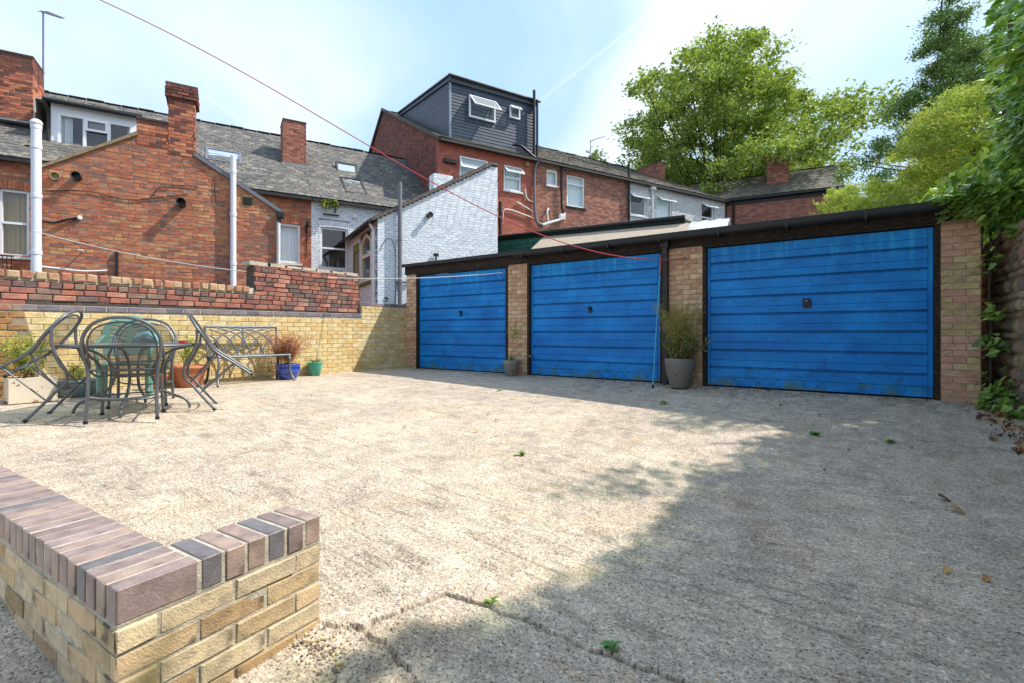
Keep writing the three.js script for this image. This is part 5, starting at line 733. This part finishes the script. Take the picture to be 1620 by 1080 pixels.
{ // round glass table
  const y0 = yardY(...TC), t = thing('garden_table', 'round glass-topped garden table with curved metal legs', 'table', [TC[0], y0 + 0.005, TC[1]]);
  part('glass_top', new THREE.CylinderGeometry(0.605, 0.605, 0.008, 64).translate(0, 0.705, 0), new THREE.MeshPhysicalMaterial({ color: C('#cfd6d0'), transmission: 0.85, thickness: 0, roughness: 0.12, ior: 1.5 }), t); part('rim', new THREE.TorusGeometry(0.61, 0.016, 10, 80).rotateX(Math.PI / 2).translate(0, 0.702, 0), mat.chairMetal, t);
  for (let k = 0; k < 4; k++) { const a = 0.5 + k * Math.PI / 2, q = (r, y) => [Math.cos(a) * r, y, Math.sin(a) * r]; part('leg', tube([q(0.52, 0.69), q(0.34, 0.64), q(0.20, 0.52), q(0.16, 0.38), q(0.22, 0.24), q(0.36, 0.15), q(0.46, 0.10), q(0.50, 0.03), q(0.50, 0.0)], 0.014, 60, 10), mat.chairMetal, t); }
  part('ring', new THREE.TorusGeometry(0.165, 0.009, 8, 40).rotateX(Math.PI / 2).translate(0, 0.38, 0), mat.chairMetal, t); part('lower_ring', new THREE.TorusGeometry(0.34, 0.008, 8, 50).rotateX(Math.PI / 2).translate(0, 0.16, 0), mat.chairMetal, t);
  const c = new THREE.Mesh(rbox(0.09, 0.02, 0.05, 0.008), M('#c2303c')); c.name = 'red_cloth'; c.position.set(TC[0] + 0.12, y0 + 0.727, TC[1] - 0.42); c.rotation.y = 0.5; c.castShadow = true; c.userData = { label: 'small red cloth left on the glass table', category: 'cloth' }; scene.add(c);
}
{ // green plastic chair behind
  const p = [-7.25, -2.05], t = thing('plastic_chair', 'pale green plastic garden chair between the table and the wall', 'chair', [p[0], yardY(...p) + 0.002, p[1]], Math.atan2(0.93, 0.37)), m = M('#6f9c8c', { roughness: 0.45 });
  const sp = new THREE.Shape(); sp.moveTo(-0.24, 0.42); sp.lineTo(-0.27, 0.66); sp.quadraticCurveTo(-0.26, 0.90, 0, 0.92); sp.quadraticCurveTo(0.26, 0.90, 0.27, 0.66); sp.lineTo(0.24, 0.42); sp.lineTo(-0.24, 0.42);
  for (const s of [-1, 1]) for (let k = 0; k < 6; k++) { const h = new THREE.Path(), y = 0.50 + k * 0.058, x0 = s * 0.025, x1 = s * (0.20 - (k > 4 ? 0.05 : 0)), u = 0.045; const pts = [[x0, y], [x1, y + u], [x1, y + u + 0.026], [x0, y + 0.026]]; (s > 0 ? pts : pts.reverse()).forEach(([a, b], i) => i ? h.lineTo(a, b) : h.moveTo(a, b)); sp.holes.push(h); }
  const back = part('backrest', metric(new THREE.ExtrudeGeometry(sp, { depth: 0.02, bevelEnabled: true, bevelSize: 0.006, bevelThickness: 0.006, bevelSegments: 1 })), m, t, 0, 0.10, -0.22); back.rotation.x = -0.22; 
  part('seat', rbox(0.46, 0.035, 0.46, 0.015, 0, 0.42, 0), m, t); for (const s of [-1, 1]) { part('armrest', tube([[s * 0.25, 0.74, -0.30], [s * 0.28, 0.67, -0.1], [s * 0.28, 0.65, 0.12], [s * 0.26, 0.58, 0.2], [s * 0.24, 0.42, 0.2]], 0.022, 24), m, t); for (const z of [-0.22, 0.2]) part('leg', new THREE.CylinderGeometry(0.032, 0.022, 0.42, 10).translate(s * 0.225, 0.21, z), m, t); }
  const b = new THREE.Mesh(sheet((u, v) => { const a = u * Math.PI * 2, r0 = 0.13 * Math.sin(Math.PI * clamp(v * 0.96 + 0.03)) + 0.015; return [Math.cos(a) * r0 * 1.35 * (1 + 0.1 * Math.sin(a * 5)), 0.20 * v + 0.012 * Math.sin(a * 3), Math.sin(a) * r0]; }, 24, 12), M('#8fd0d6', { roughness: 0.5, side: THREE.DoubleSide })); b.name = 'plastic_bag'; b.position.set(p[0] + 0.02, yardY(...p) + 0.60, p[1] - 0.20); b.castShadow = true; b.userData = { label: 'turquoise and white bag resting on the green plastic chair', category: 'bag' }; scene.add(b);
}
{ // cast metal bench
  const p = [-7.76, -3.76], t = thing('garden_bench', 'cast metal garden bench with interlaced arched back against the yellow wall', 'bench', [p[0], yardY(...p) + 0.002, p[1]], Math.PI / 2), m = mat.cast, w = 0.53;
  part('back_rail', rod([-w, 0.86, -0.21], [w, 0.86, -0.21], 0.017), m, t); part('back_post', rod([-w, 0.40, -0.15], [-w - 0.015, 0.86, -0.21], 0.015), m, t); part('back_post', rod([w, 0.40, -0.15], [w + 0.015, 0.86, -0.21], 0.015), m, t); part('back_post', rod([0, 0.42, -0.155], [0, 0.86, -0.21], 0.013), m, t);
  const bp = (x, y) => [x, y, -0.155 - 0.055 * (y - 0.42) / 0.44];
  for (let k = 0; k < 5; k++) for (const s of [-1, 1]) { const x0 = s * (0.50 - k * 0.20); const pts = []; for (let i = 0; i <= 8; i++) { const u = i / 8 * Math.PI / 2; const x = x0 - s * 0.62 * (1 - Math.cos(u)) , y = 0.42 + 0.43 * Math.sin(u); if (Math.abs(x) <= w + 0.001) pts.push(bp(x, y)); } if (pts.length > 2) part('back_scroll', tube(pts, 0.0125, 24, 6), m, t); }
  part('seat_frame', [rod([-w, 0.42, -0.15], [w, 0.42, -0.15], 0.016), rod([-w - 0.02, 0.42, 0.22], [w + 0.02, 0.42, 0.22], 0.019), rod([-w, 0.42, -0.15], [-w - 0.02, 0.42, 0.22], 0.016), rod([w, 0.42, -0.15], [w + 0.02, 0.42, 0.22], 0.016)], m, t);
  for (let k = 0; k < 14; k++) { const x = -0.49 + k * 0.0755; part('seat_slat', rbox(0.036, 0.012, 0.36, 0.004, x, 0.425, 0.035), m, t); }
  for (const s of [-1, 1]) { part('leg', tube([[s * w, 0.42, 0.20], [s * (w + 0.01), 0.34, 0.235], [s * (w + 0.015), 0.2, 0.22], [s * (w + 0.03), 0.08, 0.25], [s * (w + 0.05), 0.008, 0.30]], 0.019, 30), m, t); part('leg', tube([[s * w, 0.42, -0.14], [s * w, 0.30, -0.12], [s * w, 0.12, -0.16], [s * (w + 0.02), 0.008, -0.19]], 0.019, 30), mat.castDark, t); part('armrest', tube([[s * (w + 0.01), 0.68, -0.19], [s * (w + 0.015), 0.63, -0.06], [s * (w + 0.02), 0.60, 0.08], [s * (w + 0.02), 0.63, 0.17], [s * (w + 0.02), 0.58, 0.20], [s * (w + 0.02), 0.44, 0.19]], 0.013, 34), mat.castDark, t); }
}
// ------------------------------------------------------------------ pots and planters
function potted(name, label, [x, z], build) { const t = thing(name, label, 'plant pot', [x, yardY(x, z) + 0.004, z]); build(t, rngOf(Math.round(x * 1000 + z * 77) + 5000)); return t; }
const potShape = (rt, rb, h, lip = 0.02, th = 0.02) => lathe([[0.001, 0], [rb, 0], [rb + (rt - rb) * 0.85, h * 0.84], [rt, h * 0.86], [rt + lip * 0.3, h - 0.005], [rt, h], [rt - th, h], [rt - th - 0.005, h * 0.8], [0.001, h * 0.8]], 36);
function twiggy(t, r, n, base, len, lean, m, rad = 0.003) { const tips = [], g = []; for (let k = 0; k < n; k++) { const a = r() * 6.283, L = len * (0.55 + 0.55 * r()), s = lean * (0.2 + r()), b = [base[0] + gauss(r) * base[3], base[1], base[2] + gauss(r) * base[3]], e = [b[0] + Math.cos(a) * L * s, b[1] + L, b[2] + Math.sin(a) * L * s], mid = [lerp(b[0], e[0], 0.35), b[1] + L * 0.55, lerp(b[2], e[2], 0.35)]; g.push(tube([b, mid, e], rad, 6, 4)); tips.push([b, mid, e]); } part('stems', g, m, t).userData.kind = 'stuff'; return tips; }
function onTwigs(tips, r, per, jit, size, from = 0.3) { const l = []; for (const [b, m, e] of tips) for (let k = 0; k < per; k++) { const u = lerp(from, 1.05, r()), p = u < 0.5 ? [0, 1, 2].map((i) => lerp(b[i], m[i], u * 2)) : [0, 1, 2].map((i) => lerp(m[i], e[i], u * 2 - 1)); l.push([p[0] + gauss(r) * jit, p[1] + gauss(r) * jit, p[2] + gauss(r) * jit, size * (0.6 + 0.8 * r())]); } return l; }
const smallLeaf = leafCluster(3, 1, 0.4, 1.2, 71), needle = leafCluster(4, 1, 0.14, 0.8, 73);
potted('rectangular_planter', 'cream rectangular planter with a yellow-green shrub beside the dark pier', [-7.62, -1.28], (t, r) => {
  const m = M('#d9cdb6', { map: paintMap, bumpMap: brickBump, bumpScale: 0.003 }); part('planter', [span(-0.12, 0.12, 0, 0.02, -0.2, 0.2), rbox(0.02, 0.28, 0.40, 0.005, 0.12, 0.14, 0), rbox(0.02, 0.28, 0.40, 0.005, -0.12, 0.14, 0), rbox(0.22, 0.279, 0.02, 0.005, 0, 0.14, 0.19), rbox(0.22, 0.279, 0.02, 0.005, 0, 0.14, -0.19)], m, t); part('soil', span(-0.105, 0.105, 0.02, 0.24, -0.175, 0.175), mat.soil, t);
  const tips = twiggy(t, r, 46, [-0.02, 0.24, 0.02, 0.07], 0.46, 0.62, mat.twig); scatter('foliage', t, smallLeaf, leafMat(C('#ffffff'), 0.45), onTwigs(tips, r, 34, 0.03, 0.028), cols(['#a9b536', '#bcc248', '#8ea52f', '#cfc65a', '#7c9430']), 501);
});
potted('bowl_planter', 'low blue-grey oval bowl planter next to the cream planter', [-7.80, -1.72], (t, r) => {
  const g = potShape(0.20, 0.15, 0.20, 0.03); g.scale(1, 1, 1.15); part('bowl', g, M('#7e959b', { roughness: 0.55, map: paintMap, side: THREE.DoubleSide }), t); part('soil', new THREE.CylinderGeometry(0.17, 0.17, 0.02, 24).translate(0, 0.15, 0), mat.soil, t);
  const tips = twiggy(t, r, 16, [0, 0.16, 0, 0.06], 0.22, 0.7, mat.twig); scatter('foliage', t, smallLeaf, leafMat(C('#ffffff'), 0.45), onTwigs(tips, r, 20, 0.02, 0.022), cols(['#9aa838', '#b7b54c', '#7f9334']), 503);
});
potted('terracotta_pot', 'square terracotta pot with yellowing plant left of the bench', [-7.86, -2.96], (t, r) => {
  const s = [[0.125, 0], [0.16, 0.16], [0.19, 0.255], [0.205, 0.26], [0.208, 0.30], [0.18, 0.30], [0.17, 0.24], [0.001, 0.24]]; const g = new THREE.LatheGeometry(s.map(([a, b]) => new THREE.Vector2(a * 1.2, b)), 8, Math.PI / 8); part('pot', g.toNonIndexed(), M('#c07a58', { map: paintMap, side: THREE.DoubleSide, roughness: 0.85 }), t); g.computeVertexNormals(); part('soil', new THREE.CylinderGeometry(0.19, 0.19, 0.02, 12).translate(0, 0.26, 0), mat.soil, t);
  const tips = twiggy(t, r, 14, [0, 0.27, 0, 0.07], 0.42, 0.25, M('#8f9a3c')); scatter('foliage', t, smallLeaf, leafMat(C('#ffffff'), 0.45), onTwigs(tips, r, 26, 0.022, 0.03), cols(['#b5bd4a', '#c9c558', '#93a83c']), 505);
});
potted('terracotta_pot', 'small terracotta pot half hidden behind the glass table', [-7.82, -2.55], (t, r) => { part('pot', potShape(0.13, 0.09, 0.2), M('#b06a4c', { map: paintMap, side: THREE.DoubleSide }), t); part('soil', new THREE.CylinderGeometry(0.1, 0.1, 0.02, 16).translate(0, 0.16, 0), mat.soil, t); const tips = twiggy(t, r, 12, [0, 0.17, 0, 0.04], 0.2, 0.6, mat.twig); scatter('foliage', t, smallLeaf, leafMat(C('#ffffff'), 0.4), onTwigs(tips, r, 16, 0.02, 0.024), cols(['#9fae3e', '#b9bb50']), 507); });
potted('glazed_pot', 'glossy cobalt blue pot with a dry reddish bush right of the bench', [-7.80, -4.42], (t, r) => {
  part('pot', lathe([[0.001, 0], [0.125, 0], [0.145, 0.02], [0.185, 0.11], [0.195, 0.18], [0.182, 0.215], [0.195, 0.24], [0.195, 0.255], [0.175, 0.255], [0.168, 0.22], [0.001, 0.21]], 40), new THREE.MeshPhysicalMaterial({ color: C('#1d3f9c'), roughness: 0.12, clearcoat: 1, clearcoatRoughness: 0.08, side: THREE.DoubleSide }), t); part('soil', new THREE.CylinderGeometry(0.165, 0.165, 0.015, 24).translate(0, 0.222, 0), mat.soil, t);
  const tips = twiggy(t, r, 90, [0, 0.22, 0, 0.07], 0.48, 0.8, M('#a9764e'), 0.002); scatter('dry_foliage', t, needle, leafMat(C('#ffffff'), 0.4), onTwigs(tips, r, 44, 0.026, 0.026), cols(['#b5704e', '#c98a60', '#a8583e', '#d0a070', '#b98858']), 509);
});
potted('green_pot', 'small sea-green pot with low weeds against the yellow wall', [-7.98, -5.03], (t, r) => { part('pot', potShape(0.125, 0.085, 0.24), M('#3f9c86', { roughness: 0.4, side: THREE.DoubleSide }), t); part('soil', new THREE.CylinderGeometry(0.1, 0.1, 0.02, 16).translate(0, 0.2, 0), mat.soil, t); const tips = twiggy(t, r, 12, [0, 0.2, 0, 0.04], 0.09, 0.7, mat.twig); scatter('foliage', t, smallLeaf, leafMat(C('#ffffff'), 0.4), onTwigs(tips, r, 14, 0.015, 0.02), cols(['#7c9a3a', '#a2b04c']), 511); });
potted('grey_pot', 'grey plastic pot with spiky plant between the first two garage doors', [-5.13, -7.14], (t, r) => {
  part('pot', lathe([[0.001, 0], [0.105, 0], [0.135, 0.2], [0.148, 0.205], [0.152, 0.28], [0.136, 0.28], [0.128, 0.22], [0.001, 0.22]], 32), M('#8b877c', { roughness: 0.6, map: paintMap, side: THREE.DoubleSide }), t); part('soil', new THREE.CylinderGeometry(0.125, 0.125, 0.015, 20).translate(0, 0.235, 0), mat.soil, t);
  const m = leafMat(C('#6f9440'), 0.25, { roughness: 0.5 }); for (let k = 0; k < 14; k++) { const a = k * 2.4, ln = 0.10 + 0.12 * r(), o = 0.35 + 0.6 * r(); const g = new THREE.ConeGeometry(0.02, ln, 5); g.scale(1, 1, 0.35); g.translate(0, ln / 2, 0); g.rotateX(o * (k % 3 ? 0.7 : 0.2)); g.rotateY(a); g.translate(0, 0.235, 0); part('leaf', g, m, t); }
  const tips = [[[0.06, 0.24, 0], [0.05, 0.6, 0.0], [0.09, 0.98, -0.02]]]; part('stem', tube(tips[0], 0.004, 12, 5), mat.twig, t); const l = []; for (let k = 0; k < 46; k++) l.push([0.07 + gauss(r) * 0.05, 0.72 + gauss(r) * 0.09, gauss(r) * 0.05, 0.03 + 0.02 * r()]); for (let k = 0; k < 14; k++) l.push([0.12 + gauss(r) * 0.05, 0.95 + gauss(r) * 0.04, gauss(r) * 0.03, 0.022]); scatter('foliage', t, smallLeaf, leafMat(C('#ffffff'), 0.4), l, cols(['#b3b84a', '#98a840', '#cfc868']), 513);
});
potted('tall_pot', 'tall grey tapered pot with bushy dry perennials between the last two doors', [-2.10, -7.12], (t, r) => {
  part('pot', lathe([[0.001, 0], [0.12, 0], [0.135, 0.02], [0.185, 0.2], [0.212, 0.36], [0.21, 0.43], [0.19, 0.43], [0.185, 0.36], [0.001, 0.35]], 40), M('#77736a', { roughness: 0.7, map: paintMap, bumpMap: brickBump, bumpScale: 0.002, side: THREE.DoubleSide }), t); part('soil', new THREE.CylinderGeometry(0.182, 0.182, 0.02, 24).translate(0, 0.37, 0), mat.soil, t);
  const tips = twiggy(t, r, 80, [0, 0.38, 0.02, 0.08], 0.80, 0.42, M('#8d8048'), 0.0025); scatter('foliage', t, needle, leafMat(C('#ffffff'), 0.4), onTwigs(tips, r, 60, 0.03, 0.024, 0.2), cols(['#a8a048', '#b8a850', '#8f9440', '#c7b060', '#7d8a3c']), 515);
  const low = twiggy(t, r, 34, [0.04, 0.38, 0.04, 0.08], 0.32, 0.9, mat.twig); scatter('leaves', t, smallLeaf, leafMat(C('#ffffff'), 0.4), onTwigs(low, r, 30, 0.035, 0.04), cols(['#6f7d3c', '#8c8a44', '#7a5f46', '#94a048', '#5f7434']), 517);
  const fl = []; for (let k = 0; k < 60; k++) fl.push([-0.24 + gauss(r) * 0.06, 0.86 + gauss(r) * 0.06, 0.02 + gauss(r) * 0.05, 0.02]); scatter('seed_heads', t, needle, leafMat(C('#ffffff'), 0.3), fl, cols(['#b9a3a6', '#a8949a', '#c9b7b0']), 519); part('arching_stems', [tube([[0, 0.4, 0], [-0.1, 0.7, 0.02], [-0.25, 0.86, 0.02]], 0.003, 12, 4), tube([[0.1, 0.4, 0.05], [0.2, 0.25, 0.1], [0.27, 0.02, 0.12]], 0.004, 12, 4)], mat.twig, t);
});
{ // clothes prop
  const p = [-2.45, -6.99], y = yardY(...p), t = thing('clothes_prop', 'thin light blue clothes prop leaning on the garage downpipe', 'pole', [p[0], y, p[1]]), e = [0.04, 1.97, -0.245];
  part('pole', rod([0, 0.03, 0], [e[0] * 0.8, 0.03 + e[1] * 0.8, e[2] * 0.8], 0.011, 12), M('#35a3cc', { roughness: 0.35 }), t); part('extension', rod([e[0] * 0.8, 0.03 + e[1] * 0.8, e[2] * 0.8], e, 0.008, 10), M('#b4563c'), t); part('rubber_foot', new THREE.CylinderGeometry(0.016, 0.018, 0.05, 12).translate(0, 0.025, 0), mat.black, t); part('collar', rod([e[0] * 0.79, 0.03 + e[1] * 0.79, e[2] * 0.79], [e[0] * 0.82, 0.03 + e[1] * 0.82, e[2] * 0.82], 0.015, 12), M('#2f9cc0'), t);
}
// ------------------------------------------------------------------ weeds, fallen leaves, grit
const weedSpots = [[-0.76, -1.73, 0.042, 9, 'in the crack at the bottom edge'], [-1.29, -1.65, 0.035, 6, 'in the crack near the low wall'], [-2.33, -3.40, 0.05, 12, 'in the sunny middle of the yard'], [-0.34, -5.54, 0.055, 14, 'at the tip of the shadow'], [0.24, -5.55, 0.05, 10, 'in the shade before the third door'], [-2.0, -6.1, 0.07, 8, 'in the sun before the tall grey pot'], [-4.3, -5.7, 0.05, 6, 'before the second garage door']];
weedSpots.forEach(([x, z, s, n, where], i) => { const t = thing('weed', 'small green weed growing ' + where, 'weed', [x, yardY(x, z) - 0.004, z]), r = rngOf(600 + i), m = leafMat(C(i % 3 ? '#7fa02e' : '#5f9a3a'), 0.35); for (let k = 0; k < n; k++) { const g = ivyLeafGeo(s * (0.5 + 0.5 * r()), k + i); g.rotateX(-1.2 + 0.8 * r()); g.rotateY(r() * 6.28); g.translate(gauss(r) * s * 0.5, 0.006 + r() * s * 0.35, gauss(r) * s * 0.35); part('leaf', g, m, t); } });
{
  const r = rngOf(640), pal = ['#8a5a2e', '#a8793e', '#6b4426', '#c2974e', '#7a3f2a', '#b8a04a'].map((c) => leafMat(C(c), 0.15)), places = [['on the shaded concrete by the right edge', 0.44, -4.23, 0.08], ['beside the larger leaf in the shade', 0.47, -4.05, 0.07]];
  const near = (x, z) => x > -2.0 ? (z > -3 ? 'on the near concrete' : z > -5.3 ? 'in the shade on the right' : 'before the third garage door') : z < -5.6 ? 'before the first two garage doors' : 'on the sunny concrete';
  for (let k = 0; k < 34; k++) { const x = lerp(-6.5, 1.0, r()), z = lerp(-6.9, -1.8, Math.pow(r(), 1.5)); places.push([near(x, z), x, z, 0.02 + 0.03 * r()]); }
  for (let k = 0; k < 10; k++) places.push(['under the stone wall', 1.02 + 0.2 * r(), -7.0 + 1.2 * r(), 0.04 + 0.04 * r()]);
  const names = ['brown', 'tan', 'dark brown', 'golden', 'rusty', 'yellowish'], nth = ['leftmost', 'second', 'third', 'fourth', 'fifth', 'sixth', 'seventh', 'eighth', 'ninth', 'tenth', 'eleventh', 'twelfth', 'thirteenth', 'fourteenth', 'fifteenth'], count = {};
  const px = (p) => { const v = new THREE.Vector3(p[1], 0, p[2]).project(camera); return v.x; };
  places.sort((a, b) => px(a) - px(b)).forEach(([w, x, z, s]) => { const c = Math.floor(r() * 6), g = ivyLeafGeo(s, Math.floor(r() * 99)); g.rotateX(-Math.PI / 2 + (r() - 0.5) * 0.7); g.rotateY(r() * 6.28); const o = new THREE.Mesh(g, pal[c]); o.name = numbered('fallen_leaf'); o.position.set(x, yardY(x, z) + 0.008 + s * 0.2, z); o.castShadow = o.receiveShadow = true; const n = count[w] = (count[w] ?? -1) + 1; o.userData = { label: names[c] + ' dry fallen leaf ' + w + ', ' + nth[n] + (n ? ' from the left' : ' there'), category: 'leaf', group: 'fallen leaves scattered over the yard' }; scene.add(o); });
  // grit and crumbs where the slab is broken and along the garages
  const l = []; for (let k = 0; k < 260; k++) { const u = r(); l.push([lerp(-1.78, -1.5, u) + gauss(r) * 0.05, 0, -1.05 + gauss(r) * 0.06 + u * 0.0, 0.003 + 0.008 * r() * r()]); } for (let k = 0; k < 700; k++) l.push([lerp(-8, 1.1, r()), 0, -7.28 + Math.abs(gauss(r)) * 0.25, 0.003 + 0.009 * r() * r()]); for (let k = 0; k < 500; k++) l.push([lerp(-6, 1.2, r()), 0, lerp(-7, -1, r()), 0.002 + 0.006 * r() * r()]);
  for (const p of l) p[1] = yardY(p[0], p[2]) + p[3] * 0.3;
  const dl = []; for (let k = 0; k < 150; k++) { const x = 1.26 - Math.abs(gauss(r)) * 0.16, z = lerp(-7.25, -4.5, r()); dl.push([x, yardY(x, z) + 0.012, z, 0.02 + 0.035 * r()]); } for (let k = 0; k < 110; k++) { const x = lerp(-8, 1, r()), z = -7.30 + Math.abs(gauss(r)) * 0.10; dl.push([x, yardY(x, z) + 0.01, z, 0.012 + 0.02 * r()]); }
  const lit = scatter('leaf_litter', scene, ivyLeafGeo(1, 7), leafMat(C('#ffffff'), 0.15), dl, cols(['#8a5a2e', '#a8793e', '#6b4426', '#7a5a3a', '#5a4632']), 657); lit.userData = { kind: 'stuff', label: 'dry leaf litter gathered along the stone wall and garage bases', category: 'leaf litter' };
  const o = scatter('gravel', scene, new THREE.IcosahedronGeometry(1, 0), M('#ffffff', { roughness: 0.95 }), l, cols(['#b9a68a', '#8a7c6c', '#d0c2a6', '#6e6256', '#c8b07c']), 651); o.userData = { kind: 'stuff', label: 'grit and crumbs of concrete scattered on the slab', category: 'gravel' };
}
renderer.render(scene, camera);
